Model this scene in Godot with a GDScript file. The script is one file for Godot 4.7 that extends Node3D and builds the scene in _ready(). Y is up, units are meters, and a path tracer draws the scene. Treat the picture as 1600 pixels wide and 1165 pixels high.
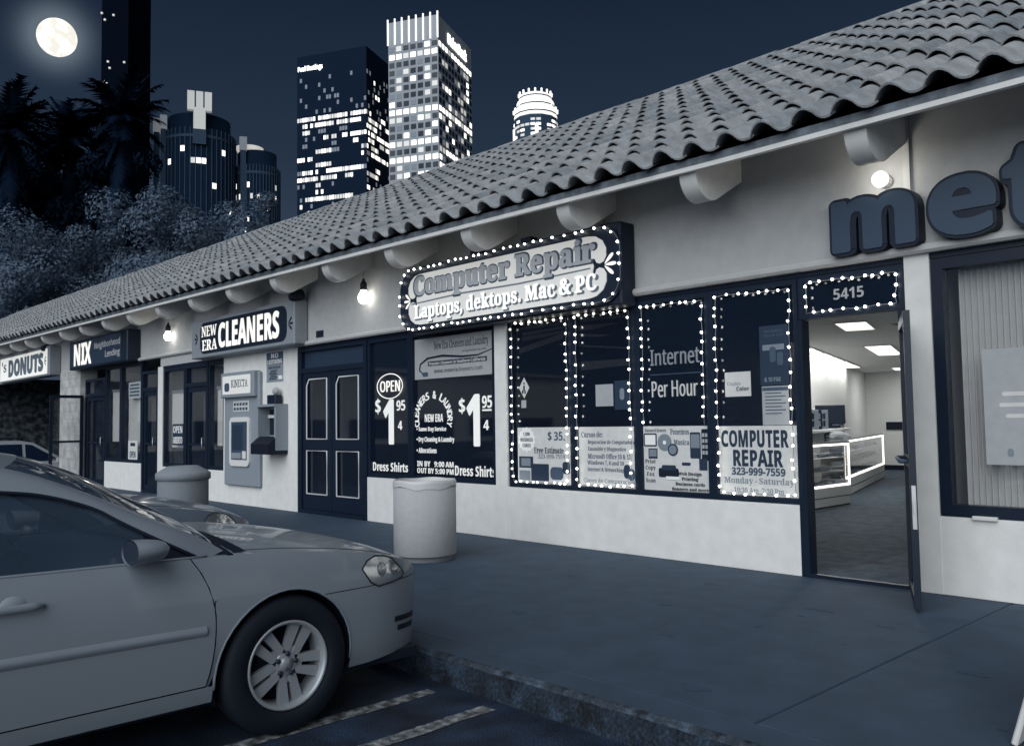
extends Node3D
# A strip of shops with a clay tile roof at night, a sedan at the kerb and a lit skyline behind. Facade plane z = 0, pavement y = 0, metres.

const EXPO := 1.9
var rng := RandomNumberGenerator.new()
var m := {}
var used := {}
var noise := FastNoiseLite.new()
var tex := {}
var fonts := {}

# ---------------------------------------------------------------- mesh helper
class G:
	var st := SurfaceTool.new()
	var count := 0
	func _init(smooth := false):
		st.begin(Mesh.PRIMITIVE_TRIANGLES)
		st.set_smooth_group(0 if smooth else 0xFFFFFFFF)
	func soft(on: bool): st.set_smooth_group(0 if on else 0xFFFFFFFF)
	func tri(a: Vector3, b: Vector3, c: Vector3):
		st.add_vertex(a); st.add_vertex(b); st.add_vertex(c); count += 1
	func quad(a: Vector3, b: Vector3, c: Vector3, d: Vector3):   # clockwise seen from the front
		tri(a, b, c); tri(a, c, d)
	func box(c: Vector3, s: Vector3, b := Basis.IDENTITY):
		var h := s * 0.5
		var p := []
		for i in 8:
			p.append(c + b * Vector3(h.x if i & 1 else -h.x, h.y if i & 2 else -h.y, h.z if i & 4 else -h.z))
		quad(p[4], p[6], p[7], p[5]); quad(p[1], p[3], p[2], p[0])
		quad(p[5], p[7], p[3], p[1]); quad(p[0], p[2], p[6], p[4])
		quad(p[6], p[2], p[3], p[7]); quad(p[0], p[4], p[5], p[1])
	func span(x0: float, x1: float, y0: float, y1: float, z0: float, z1: float):
		box(Vector3((x0 + x1) / 2, (y0 + y1) / 2, (z0 + z1) / 2), Vector3(absf(x1 - x0), absf(y1 - y0), absf(z1 - z0)))
	func bevel(c: Vector3, s: Vector3, r: float, b := Basis.IDENTITY):   # box with its edges cut
		var h := s * 0.5
		r = minf(r, minf(h.x, minf(h.y, h.z)) * 0.9)
		var ax := [Vector3.RIGHT, Vector3.UP, Vector3.BACK]
		var v := func(sg: Vector3, k: int) -> Vector3:
			var e := h - Vector3.ONE * r
			e[k] = h[k]
			return c + b * (e * sg)
		for k in 3:
			for s1 in [-1.0, 1.0]:
				var o := []
				for q in [[-1, -1], [-1, 1], [1, 1], [1, -1]]:
					var sg := Vector3.ZERO
					sg[k] = s1; sg[(k + 1) % 3] = q[0]; sg[(k + 2) % 3] = q[1]
					o.append(v.call(sg, k))
				if s1 > 0: quad(o[0], o[1], o[2], o[3])
				else: quad(o[3], o[2], o[1], o[0])
		for k in 3:
			var k1 := (k + 1) % 3
			var k2 := (k + 2) % 3
			for s1 in [-1.0, 1.0]:
				for s2 in [-1.0, 1.0]:
					var a := Vector3.ZERO
					a[k1] = s1; a[k2] = s2
					var lo := a; lo[k] = -1
					var hi := a; hi[k] = 1
					if s1 * s2 > 0: quad(v.call(lo, k1), v.call(hi, k1), v.call(hi, k2), v.call(lo, k2))
					else: quad(v.call(lo, k2), v.call(hi, k2), v.call(hi, k1), v.call(lo, k1))
		for sx in [-1.0, 1.0]:
			for sy in [-1.0, 1.0]:
				for sz in [-1.0, 1.0]:
					var sg := Vector3(sx, sy, sz)
					if sx * sy * sz > 0: tri(v.call(sg, 0), v.call(sg, 2), v.call(sg, 1))
					else: tri(v.call(sg, 0), v.call(sg, 1), v.call(sg, 2))
	func prism(poly: PackedVector2Array, z0: float, z1: float, xf := Transform3D.IDENTITY):   # outline in x, y drawn out along z
		var t := Geometry2D.triangulate_polygon(poly)
		var cw := Geometry2D.is_polygon_clockwise(poly)
		for i in range(0, t.size(), 3):
			var a := poly[t[i]]; var b := poly[t[i + 1]]; var c := poly[t[i + 2]]
			if (b - a).cross(c - a) > 0:
				var q := b; b = c; c = q
			tri(xf * Vector3(a.x, a.y, z1), xf * Vector3(b.x, b.y, z1), xf * Vector3(c.x, c.y, z1))
			tri(xf * Vector3(a.x, a.y, z0), xf * Vector3(c.x, c.y, z0), xf * Vector3(b.x, b.y, z0))
		var n := poly.size()
		for i in n:
			var a := poly[i]; var b := poly[(i + 1) % n]
			if not cw:
				var q := a; a = b; b = q
			quad(xf * Vector3(a.x, a.y, z0), xf * Vector3(b.x, b.y, z0), xf * Vector3(b.x, b.y, z1), xf * Vector3(a.x, a.y, z1))
	func lathe(pr: Array, n: int, xf := Transform3D.IDENTITY, squash := 1.0):   # pr: [radius, height] from the bottom up
		for i in pr.size() - 1:
			for k in n:
				var a0 := TAU * k / n; var a1 := TAU * ((k + 1) % n) / n
				var p := func(j: int, a: float) -> Vector3: return xf * Vector3(cos(a) * pr[j][0], pr[j][1], sin(a) * pr[j][0] * squash)
				if pr[i + 1][0] < 1e-6: tri(p.call(i, a0), p.call(i + 1, a0), p.call(i, a1))
				elif pr[i][0] < 1e-6: tri(p.call(i, a0), p.call(i + 1, a0), p.call(i + 1, a1))
				else: quad(p.call(i, a0), p.call(i + 1, a0), p.call(i + 1, a1), p.call(i, a1))
	func tube(pts: Array, r, n := 6):   # r: a number or one radius a point
		var rings := []
		var up := Vector3.UP
		for i in pts.size():
			var d: Vector3 = (pts[mini(i + 1, pts.size() - 1)] - pts[maxi(i - 1, 0)]).normalized()
			if absf(d.dot(up)) > 0.95: up = Vector3.RIGHT if absf(d.x) < 0.9 else Vector3.BACK
			var s := d.cross(up).normalized()
			var t := s.cross(d)
			up = t
			var ring := []
			var rr: float = r[i] if r is Array else r
			for k in n:
				ring.append(pts[i] + (s * cos(TAU * k / n) + t * sin(TAU * k / n)) * rr)
			rings.append(ring)
		for i in rings.size() - 1:
			for k in n:
				var k2 := (k + 1) % n
				quad(rings[i][k], rings[i][k2], rings[i + 1][k2], rings[i + 1][k])
		for k in range(1, n - 1):
			tri(rings[0][0], rings[0][k + 1], rings[0][k])
			tri(rings[-1][0], rings[-1][k], rings[-1][k + 1])
	func ball(c: Vector3, r, n := 8):
		var s: Vector3 = r if r is Vector3 else Vector3.ONE * r
		var pr := []
		for i in n + 1:
			pr.append([sin(PI * i / n), -cos(PI * i / n)])
		pr[0][0] = 0.0; pr[n][0] = 0.0
		lathe(pr, n + 2, Transform3D(Basis.from_scale(s), c))
	func grid(f: Callable, nu: int, nv: int, flip := false):   # f(u, v) in 0..1; front where u x v points
		var p := []
		for i in nu + 1:
			var row := []
			for j in nv + 1: row.append(f.call(float(i) / nu, float(j) / nv))
			p.append(row)
		for i in nu:
			for j in nv:
				if flip: quad(p[i][j], p[i + 1][j], p[i + 1][j + 1], p[i][j + 1])
				else: quad(p[i][j], p[i][j + 1], p[i + 1][j + 1], p[i + 1][j])
	func mesh() -> ArrayMesh:
		st.generate_normals()
		return st.commit()

# ---------------------------------------------------------------- naming helpers
func numbered(called: String) -> String:
	used[called] = used.get(called, 0) + 1
	return called if used[called] == 1 else "%s_%03d" % [called, used[called] - 1]

func part(called: String, g, mat: Material, parent: Node3D, label := "") -> MeshInstance3D:
	var o := MeshInstance3D.new()
	o.name = called
	o.mesh = g.mesh() if g is G else g
	o.material_override = mat
	parent.add_child(o, true)
	if label: o.set_meta("label", label)
	return o

func tag(o: Node3D, label: String, category: String, group := "") -> Node3D:
	o.set_meta("label", label); o.set_meta("category", category)
	if group: o.set_meta("group", group)
	return o

func thing(called: String, label: String, category: String, at := Vector3.ZERO, turn := 0.0, group := "") -> Node3D:
	var o := Node3D.new()
	o.name = numbered(called)
	add_child(o)
	o.position = at; o.rotation.y = turn
	return tag(o, label, category, group)

func struct(called: String, g, mat: Material) -> MeshInstance3D:
	var o := part(numbered(called), g, mat, self)
	o.set_meta("kind", "structure")
	return o

func node(called: String, parent: Node3D, at := Vector3.ZERO) -> Node3D:
	var o := Node3D.new()
	o.name = called
	parent.add_child(o, true)
	o.position = at
	return o

# ---------------------------------------------------------------- materials
# The photograph is toned in blue-grey: dark surfaces are navy, mid greys bluish, whites neutral.
func tone(v: float) -> Color:
	var t := Color(v, v, v).linear_to_srgb().r
	var stops := [[0.0, 0.42, 0.95, 2.3], [0.1, 0.42, 0.97, 2.2], [0.25, 0.6, 1.03, 1.7], [0.47, 0.85, 1.01, 1.2], [0.75, 1.0, 1.0, 1.0], [1.0, 1.01, 1.0, 0.96]]
	for i in stops.size() - 1:
		var a: Array = stops[i]
		var b: Array = stops[i + 1]
		if t <= b[0]:
			var k: float = (t - a[0]) / (b[0] - a[0])
			return Color(minf(1, v * lerpf(a[1], b[1], k)), minf(1, v * lerpf(a[2], b[2], k)), minf(1, v * lerpf(a[3], b[3], k))).linear_to_srgb()
	return Color(v, v, v).linear_to_srgb()

func mat(key: String, v: float, rough := 0.8, pattern := "", scale := 1.0, bump := 0.0) -> StandardMaterial3D:
	var s := StandardMaterial3D.new()
	s.resource_name = key
	s.albedo_color = tone(v)
	s.roughness = rough
	s.metallic_specular = 0.4
	if pattern:
		s.albedo_texture = tex[pattern]
		s.uv1_triplanar = true
		s.uv1_world_triplanar = true
		s.uv1_scale = Vector3.ONE * scale
		if bump > 0:
			s.normal_enabled = true
			s.normal_texture = tex[pattern + "_n"]
			s.normal_scale = bump
	m[key] = s
	return s

func metal(key: String, v: float, rough := 0.35) -> StandardMaterial3D:
	var s := mat(key, v, rough)
	s.metallic = 0.9
	return s

func glass(key: String, v: float, alpha: float) -> StandardMaterial3D:
	var s := mat(key, v, 0.03)
	s.transparency = BaseMaterial3D.TRANSPARENCY_ALPHA
	s.albedo_color.a = alpha
	s.metallic_specular = 0.6
	return s

func glow(key: String, v: float, energy: float, base := 0.8) -> StandardMaterial3D:
	var s := mat(key, base, 0.6)
	s.emission_enabled = true
	s.emission = Color(1.0, 0.985, 0.94) if v > 0.6 else tone(v)
	s.emission_energy_multiplier = energy
	return s

func pattern(key: String, seed_: int, coarse: float, fine: float, lo: float, hi: float, contrast := 1.0, size := 512, blotch := 0.62):
	var a := FastNoiseLite.new()
	a.seed = seed_; a.frequency = coarse; a.fractal_octaves = 4
	var b := FastNoiseLite.new()
	b.seed = seed_ + 7; b.frequency = fine; b.fractal_octaves = 3
	var ia := a.get_seamless_image(size, size)
	var ib := b.get_seamless_image(size, size)
	ia.convert(Image.FORMAT_L8); ib.convert(Image.FORMAT_L8)
	var da := ia.get_data()
	var db := ib.get_data()
	var out := PackedByteArray()
	out.resize(size * size)
	var hb := PackedByteArray()
	hb.resize(size * size)
	for i in size * size:
		var q := (da[i] / 255.0 - 0.5) * blotch * contrast + (db[i] / 255.0 - 0.5) * 0.55 * contrast + 0.5
		out[i] = int(255.0 * clampf(lerpf(lo, hi, clampf(q, 0, 1)), 0, 1))
		hb[i] = db[i]
	tex[key] = ImageTexture.create_from_image(Image.create_from_data(size, size, false, Image.FORMAT_L8, out))
	var h := Image.create_from_data(size, size, false, Image.FORMAT_L8, hb)
	h.convert(Image.FORMAT_RGBA8)
	h.bump_map_to_normal_map(4.0)
	tex[key + "_n"] = ImageTexture.create_from_image(h)

func make_materials():
	pattern("stucco", 3, 0.01, 0.3, 0.82, 1.0, 1.2, 512, 0.26)
	pattern("concrete", 11, 0.006, 0.3, 0.68, 1.0, 1.2)
	pattern("asphalt", 21, 0.01, 0.35, 0.35, 1.0, 1.2)
	pattern("clay", 31, 0.012, 0.14, 0.62, 1.0, 1.2)
	pattern("worn", 41, 0.02, 0.2, 0.25, 1.0, 1.9)
	pattern("leaf", 51, 0.05, 0.2, 0.6, 1.0)
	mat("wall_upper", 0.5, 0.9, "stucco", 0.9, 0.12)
	mat("wall_white", 0.78, 0.88, "stucco", 0.8, 0.1)
	mat("trim", 0.52, 0.8, "stucco", 0.9)
	mat("white_paint", 0.72, 0.7, "stucco", 1.1)
	mat("fascia", 0.2, 0.7, "clay", 1.5)
	mat("soffit", 0.6, 0.9, "stucco", 0.5)
	mat("block", 0.62, 0.9, "concrete", 0.7, 0.4)
	mat("brick", 0.2, 0.9, "worn", 0.35, 0.6)
	mat("tile_a", 0.4, 0.8, "clay", 0.9, 0.3)
	mat("tile_b", 0.365, 0.82, "clay", 1.1, 0.3)
	mat("tile_c", 0.43, 0.8, "clay", 0.8, 0.3)
	mat("deck", 0.03, 0.9)
	mat("frame", 0.012, 0.4)
	mat("frame_mid", 0.06, 0.5)
	mat("dark", 0.012, 0.7)
	mat("black", 0.008, 0.6)
	mat("inside_dark", 0.3, 0.9)
	mat("inside_mid", 0.3, 0.9)
	pattern("walk", 61, 0.009, 0.4, 0.7, 1.0, 1.5, 1024, 0.3)
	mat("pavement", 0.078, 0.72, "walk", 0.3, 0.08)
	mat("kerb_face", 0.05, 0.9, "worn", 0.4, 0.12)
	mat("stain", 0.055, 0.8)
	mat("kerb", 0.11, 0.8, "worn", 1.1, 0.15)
	mat("asphalt", 0.045, 0.75, "asphalt", 0.5, 0.8)
	mat("road_paint", 0.38, 0.8, "worn", 1.3, 0.3)
	mat("bin", 0.46, 0.92, "stucco", 2.4, 0.3)
	mat("bin_dark", 0.28, 0.92, "stucco", 2.4, 0.3)
	mat("bag", 0.5, 0.35)
	mat("sign_dark", 0.014, 0.5)
	mat("sign_navy", 0.035, 0.45)
	mat("sign_side", 0.3, 0.6, "stucco", 0.8)
	mat("grey_print", 0.2, 0.6)
	mat("pale_print", 0.5, 0.6)
	mat("sign_grey", 0.42, 0.6)
	mat("sign_shadow", 0.16, 0.6)
	mat("mid_print", 0.075, 0.6)
	mat("dark_print", 0.03, 0.6)
	mat("black_print", 0.01, 0.6)
	mat("paper", 0.66, 0.85, "stucco", 1.4)
	mat("paper_dim", 0.42, 0.85, "stucco", 1.4)
	mat("vinyl", 0.74, 0.6)
	mat("cord", 0.22, 0.6)
	mat("plastic_light", 0.6, 0.5)
	mat("plastic_mid", 0.25, 0.5)
	mat("plastic_dark", 0.02, 0.45)
	mat("letter_face", 0.06, 0.4)
	mat("letter_side", 0.012, 0.5)
	mat("room_wall", 0.85, 0.9)
	mat("room_ceiling", 0.85, 0.9, "stucco", 2.0)
	mat("room_dark_tile", 0.14, 0.9)
	mat("room_floor", 0.15, 0.75, "clay", 0.7)
	m.room_floor.metallic_specular = 0.2
	mat("laminate", 0.7, 0.5)
	mat("rubber", 0.006, 0.75)
	mat("seat", 0.05, 0.85)
	mat("leaf", 0.09, 0.7)
	m.leaf.backlight_enabled = true
	m.leaf.backlight = tone(0.05)
	mat("bark", 0.06, 0.9, "worn", 1.5, 0.5)
	mat("dark_leaf", 0.016, 0.8)
	mat("palm_frond", 0.008, 0.8)
	mat("palm_skirt", 0.012, 0.9)
	mat("palm_bark", 0.03, 0.9, "worn", 1.5, 0.5)
	mat("tile_d", 0.33, 0.82, "clay", 1.3, 0.3)
	mat("tile_e", 0.47, 0.8, "clay", 0.7, 0.3)
	# asphalt, rubber and the like are bluer than the grey scale in the photograph
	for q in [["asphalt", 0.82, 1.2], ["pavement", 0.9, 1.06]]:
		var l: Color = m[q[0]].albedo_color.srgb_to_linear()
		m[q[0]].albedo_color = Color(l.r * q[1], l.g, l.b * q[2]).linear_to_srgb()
	metal("steel", 0.5, 0.35)
	mat("alloy", 0.34, 0.4)
	m.alloy.metallic = 0.35
	metal("chrome", 0.6, 0.15)
	metal("mirror_bowl", 0.7, 0.1)
	glass("pane_dark", 0.008, 0.86)
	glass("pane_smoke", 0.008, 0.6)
	glass("pane", 0.012, 0.5)
	glass("pane_light", 0.03, 0.1)
	glass("pane_clear", 0.3, 0.06)
	glass("car_glass", 0.075, 0.5)  # grey put into the glass colour to imitate a haze of mirrored light
	glass("lens", 0.4, 0.12)
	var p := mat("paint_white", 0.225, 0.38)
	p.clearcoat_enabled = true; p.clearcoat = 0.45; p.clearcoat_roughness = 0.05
	p = mat("paint_silver", 0.14, 0.35)
	p.clearcoat_enabled = true; p.clearcoat = 0.6; p.clearcoat_roughness = 0.08
	p = mat("paint_grey", 0.3, 0.35)
	p.clearcoat_enabled = true; p.clearcoat = 0.5; p.clearcoat_roughness = 0.1
	glow("bulb_glow", 0.9, 4.0)
	glow("fairy_glow", 0.9, 6.0)
	glow("fairy_soft", 0.9, 2.6)
	glow("word_neon", 0.9, 0.09, 0.35)
	glow("word_neon_dim", 0.45, 0.1, 0.15)
	glow("tube_light", 0.9, 0.9)
	glow("case_led", 0.9, 1.2)
	glow("sign_face", 0.9, 0.15, 0.5)
	glow("sign_letters", 0.9, 0.3, 0.75)
	glow("sign_donuts", 0.9, 0.2, 0.7)
	glow("atm_face", 0.9, 0.14, 0.5)
	glow("neon", 0.9, 0.3)
	glow("neon_dim", 0.45, 0.3, 0.3)
	glow("vinyl_lit", 0.9, 0.12, 0.75)
	glow("window_bright", 0.9, 0.95, 0.6)
	glow("window_mid", 0.9, 0.24, 0.4)
	glow("window_dim", 0.4, 0.16, 0.1)
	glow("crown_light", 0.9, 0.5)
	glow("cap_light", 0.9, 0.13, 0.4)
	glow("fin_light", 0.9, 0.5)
	glow("city_sign", 0.9, 1.2)
	mat("tower_pale", 0.33, 0.8)
	mat("tower_dark", 0.015, 0.5)
	mat("tower_black", 0.004, 0.6)
	mat("tower_mid", 0.06, 0.6)
	for k in ["tower_pale", "tower_dark", "tower_black", "tower_mid", "palm_frond", "palm_skirt", "dark_leaf"]: m[k].metallic_specular = 0.05
	mat("window_off", 0.015, 0.2)

# ---------------------------------------------------------------- lettering
func font(kind: String) -> Font:
	if not fonts.has(kind):
		var f := SystemFont.new()
		f.font_names = PackedStringArray(["Droid Serif" if kind.begins_with("serif") else "Droid Sans"])
		f.font_weight = 700 if "bold" in kind else 400
		f.font_italic = "italic" in kind
		fonts[kind] = f
	return fonts[kind]

func text(parent: Node3D, words: String, kind: String, mt: Material, c: Vector3, w: float, h := 0.0, depth := 0.004, called := "lettering", slant := 0.0) -> MeshInstance3D:
	# words fitted into w x h metres (h 0: in proportion) with the middle of their back face at c
	var t := TextMesh.new()
	t.text = words
	t.font = font(kind.replace(" heavy", "").replace(" outline", "").replace(" fat", ""))
	t.font_size = 48
	t.pixel_size = 0.01
	t.depth = 0.1
	t.curve_step = 3.0
	t.horizontal_alignment = HORIZONTAL_ALIGNMENT_CENTER
	var me: Mesh = t
	if "heavy" in kind:   # thicker strokes: the same letters laid over one another, a little shifted
		var r := (0.022 if "outline" in kind else 0.009) * (1.5 if "fat" in kind else 1.0)
		var st := SurfaceTool.new()
		st.begin(Mesh.PRIMITIVE_TRIANGLES)
		var n := (28 if "fat" in kind else 12) if "outline" in kind else 8
		for i in n:
			st.append_from(t, 0, Transform3D(Basis.from_scale(Vector3(1, 1, 1.0 - 0.12 * i / n)), Vector3(cos(TAU * i / n) * r, sin(TAU * i / n) * r, 0)))
		me = st.commit()
	var bb := me.get_aabb()
	var sx := w / maxf(bb.size.x, 0.001)
	var sy := sx if h <= 0 else h / maxf(bb.size.y, 0.001)
	var o := part(called, me, mt, parent)
	var b := Basis(Vector3(sx, 0, 0), Vector3(slant * sy, sy, 0), Vector3(0, 0, depth / 0.1))
	o.transform = Transform3D(b, c + Vector3(0, 0, depth / 2) - b * bb.get_center())
	return o
# ---------------------------------------------------------------- camera, sky, light
func make_view():
	var cam := Camera3D.new()
	cam.name = "camera"
	var f := Vector3(-0.7264319, 0.05782723, -0.68480121)
	var r := Vector3(0.68523199, -0.01514132, -0.72816746)
	cam.transform = Transform3D(Basis(r, r.cross(f), -f), Vector3(0, 1.3387, 6.8735))
	cam.fov = 46.70
	cam.near = 0.05
	cam.far = 6000
	add_child(cam)
	cam.current = true

	# night sky: navy overhead, paler city air towards the horizon, a halo of thin haze round the moon
	var w := 2048
	var h := 1024
	var im := Image.create(w, h, false, Image.FORMAT_RGBF)
	var moon := Vector3(-3207.3, 1363.9, -863.4).normalized()
	var top := Color(0.0095, 0.0185, 0.0385) / EXPO
	var mid := Color(0.0195, 0.034, 0.06) / EXPO
	var low := Color(0.043, 0.063, 0.1) / EXPO
	for y in h:
		var el := PI * (0.5 - (y + 0.5) / h)
		var d := rad_to_deg(el)
		var c := low
		if d > 27: c = top
		elif d > 17: c = mid.lerp(top, (d - 17) / 10.0)
		elif d > 8: c = low.lerp(mid, (d - 8) / 9.0)
		for x in w:
			var az := TAU * ((x + 0.5) / w)
			var dir := Vector3(sin(az) * cos(el), sin(el), -cos(az) * cos(el))
			var k := dir.dot(moon)
			var out := c
			if k > 0.99:
				var a := rad_to_deg(acos(minf(k, 1.0)))
				var q := 0.14 * exp(-maxf(a - 1.2, 0.0) * 1.5) * smoothstep(3.3, 1.6, a) / EXPO
				out = Color(c.r + q * 0.72, c.g + q * 0.9, c.b + q)
			im.set_pixel(x, y, out)
	var sky := Sky.new()
	var sm := PanoramaSkyMaterial.new()
	sm.panorama = ImageTexture.create_from_image(im)
	sky.sky_material = sm
	var e := Environment.new()
	e.background_mode = Environment.BG_SKY
	e.sky = sky
	e.tonemap_mode = Environment.TONE_MAPPER_LINEAR
	e.tonemap_exposure = EXPO
	e.ssao_enabled = true
	e.ssil_enabled = true
	e.sdfgi_enabled = true
	var we := WorldEnvironment.new()
	we.name = "environment"
	we.environment = e
	add_child(we)

	var sun := DirectionalLight3D.new()
	sun.name = "soft_evening_light"
	sun.light_color = Color(0.96, 0.985, 1.0)
	sun.light_energy = 0.58
	sun.light_angular_distance = 70.0
	sun.shadow_enabled = true
	add_child(sun)
	sun.look_at_from_position(Vector3(6, 10.0, 15), Vector3.ZERO, Vector3.UP)

# ---------------------------------------------------------------- ground
func lot_y(x: float, z: float) -> float:
	return -0.15 - 0.5 * smoothstep(-24.6, -28.0, x)

func make_ground():
	var g := G.new(true)
	var xs := [-2500.0, -600.0, -120.0, -60.0, -40.0]
	for i in 22: xs.append(-34.0 + i * 0.5)
	xs += [-22.0, -16.0, -10.0, -4.0, 2.0, 8.0, 30.0, 200.0, 2500.0]
	var zs := [-2500.0, -300.0, -40.0, -12.0, 0.0, 3.6, 6.0, 12.0, 40.0, 300.0, 2500.0]
	for i in xs.size() - 1:
		for j in zs.size() - 1:
			var p := func(a: float, b: float) -> Vector3: return Vector3(a, lot_y(a, b), b)
			g.quad(p.call(xs[i], zs[j + 1]), p.call(xs[i], zs[j]), p.call(xs[i + 1], zs[j]), p.call(xs[i + 1], zs[j + 1]))
	struct("parking_lot", g, m.asphalt)
	# two worn lines of painted parking bays
	for q in [[-3.90, 4.6, 3.845], [-3.455, 4.6, 3.815]]:
		var s := G.new()
		var n := 60
		for i in n:
			var z0: float = lerpf(q[2], 9.2, float(i) / n)
			var z1: float = lerpf(q[2], 9.2, float(i + 1) / n)
			var a0 := noise.get_noise_2d(z0 * 90, q[0] * 50) * 0.016
			var a1 := noise.get_noise_2d(z1 * 90, q[0] * 50) * 0.016
			var b0 := noise.get_noise_2d(z0 * 90, q[0] * 50 + 300) * 0.016
			var b1 := noise.get_noise_2d(z1 * 90, q[0] * 50 + 300) * 0.016
			s.quad(Vector3(q[0] - 0.048 + a0, -0.146, z1), Vector3(q[0] - 0.048 + a1, -0.146, z0), Vector3(q[0] + 0.048 + b0, -0.146, z0), Vector3(q[0] + 0.048 + b1, -0.146, z1))
		struct("parking_line", s, m.road_paint)
	# pavement: slabs with joints between them, a kerb with a chipped edge
	var walk := Node3D.new()
	walk.name = "sidewalk"
	add_child(walk)
	walk.set_meta("kind", "structure")
	var bed := G.new()
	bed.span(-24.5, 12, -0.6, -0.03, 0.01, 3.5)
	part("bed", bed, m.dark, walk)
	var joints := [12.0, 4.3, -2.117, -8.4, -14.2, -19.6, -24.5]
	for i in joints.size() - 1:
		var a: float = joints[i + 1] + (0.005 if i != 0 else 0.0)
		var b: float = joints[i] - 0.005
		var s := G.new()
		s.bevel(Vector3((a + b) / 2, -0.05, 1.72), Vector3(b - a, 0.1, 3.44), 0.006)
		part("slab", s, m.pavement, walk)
	for i in 9:
		var x1 := 10.0 - i * 3.85
		var x0 := x1 - 3.846
		var s := G.new(true)
		var n := 96
		var prof := func(t: float, j: int) -> Vector3:
			var x := lerpf(x0, x1, t)
			var chip := maxf(0.0, noise.get_noise_2d(x * 38, 5) * 1.6) * 0.014 + maxf(0.0, noise.get_noise_2d(x * 140, 9)) * 0.012
			var big := maxf(0.0, noise.get_noise_2d(x * 12, 77) - 0.22) * 0.09
			chip += big
			var wob := noise.get_noise_2d(x * 30, j * 40) * 0.006
			match j:
				0: return Vector3(x, 0.0, 3.443)
				1: return Vector3(x, 0.001, 3.645 - chip * 0.6)
				2: return Vector3(x, -0.004 - chip * 0.3 + wob, 3.678 - chip * 0.9)
				3: return Vector3(x, -0.018 - chip * 0.8, 3.69 - chip * 0.35 + wob)
				4: return Vector3(x, -0.06 + wob, 3.702 + wob)
				5: return Vector3(x, -0.11, 3.708 + wob)
				_: return Vector3(x, -0.25, 3.712)
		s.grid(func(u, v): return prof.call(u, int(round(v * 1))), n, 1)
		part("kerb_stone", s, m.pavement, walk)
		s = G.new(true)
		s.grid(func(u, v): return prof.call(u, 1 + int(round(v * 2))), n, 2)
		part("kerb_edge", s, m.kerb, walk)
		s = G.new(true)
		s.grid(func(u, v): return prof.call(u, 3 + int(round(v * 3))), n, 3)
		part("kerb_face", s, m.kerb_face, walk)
	# dark spots trodden into the pavement
	var r2 := RandomNumberGenerator.new()
	r2.seed = 77
	var spots := [[-3.35, 2.42, 0.06], [-3.0, 1.1, 0.1], [-4.5, 2.6, 0.06], [-2.6, 3.2, 0.09], [-5.2, 1.3, 0.05], [-3.9, 1.7, 0.05], [-2.45, 1.3, 0.06], [-4.1, 0.8, 0.08], [-1.7, 2.0, 0.08], [-5.6, 2.4, 0.06]]
	for k in 14: spots.append([r2.randf_range(-7.0, -0.8), r2.randf_range(0.4, 3.4), r2.randf_range(0.012, 0.03)])
	for q in spots:
		var p := PackedVector2Array()
		var n := 28
		var ph := r2.randf() * TAU
		for k in n: p.append(Vector2.from_angle(TAU * k / n) * q[2] * (0.75 + 0.22 * sin(3.0 * TAU * k / n + ph) + r2.randf_range(-0.1, 0.1)) * Vector2(1.2, 0.7))
		var s := G.new()
		s.prism(p, 0.0, 0.0008, Transform3D(Basis(Vector3.RIGHT, -PI / 2), Vector3(q[0], 0.0015, q[1])))
		part("stain", s, m.stain, walk)

# ---------------------------------------------------------------- the shops
func eave(x: float) -> float:
	return 0.0115 * maxf(0.0, -x - 4.0)

const TAN := 0.5589
const SN := 0.48786
const CS := 0.87291

func frame_rect(g: G, x0: float, x1: float, y0: float, y1: float, t: float, z0: float, z1: float):
	g.span(x0, x0 + t, y0, y1, z0, z1)
	g.span(x1 - t, x1, y0, y1, z0, z1)
	g.span(x0 + t, x1 - t, y0, y0 + t, z0, z1)
	g.span(x0 + t, x1 - t, y1 - t, y1, z0, z1)

func window(parent: Node3D, x0: float, x1: float, y0: float, y1: float, pane: Material, t := 0.05, called := "window"):
	var w := node(called, parent)
	var g := G.new()
	frame_rect(g, x0, x1, y0, y1, t, -0.12, -0.02)
	part("frame", g, m.frame, w)
	g = G.new()
	g.span(x0 + t, x1 - t, y0 + t, y1 - t, -0.066, -0.06)
	part("pane", g, pane, w)
	return w

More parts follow.
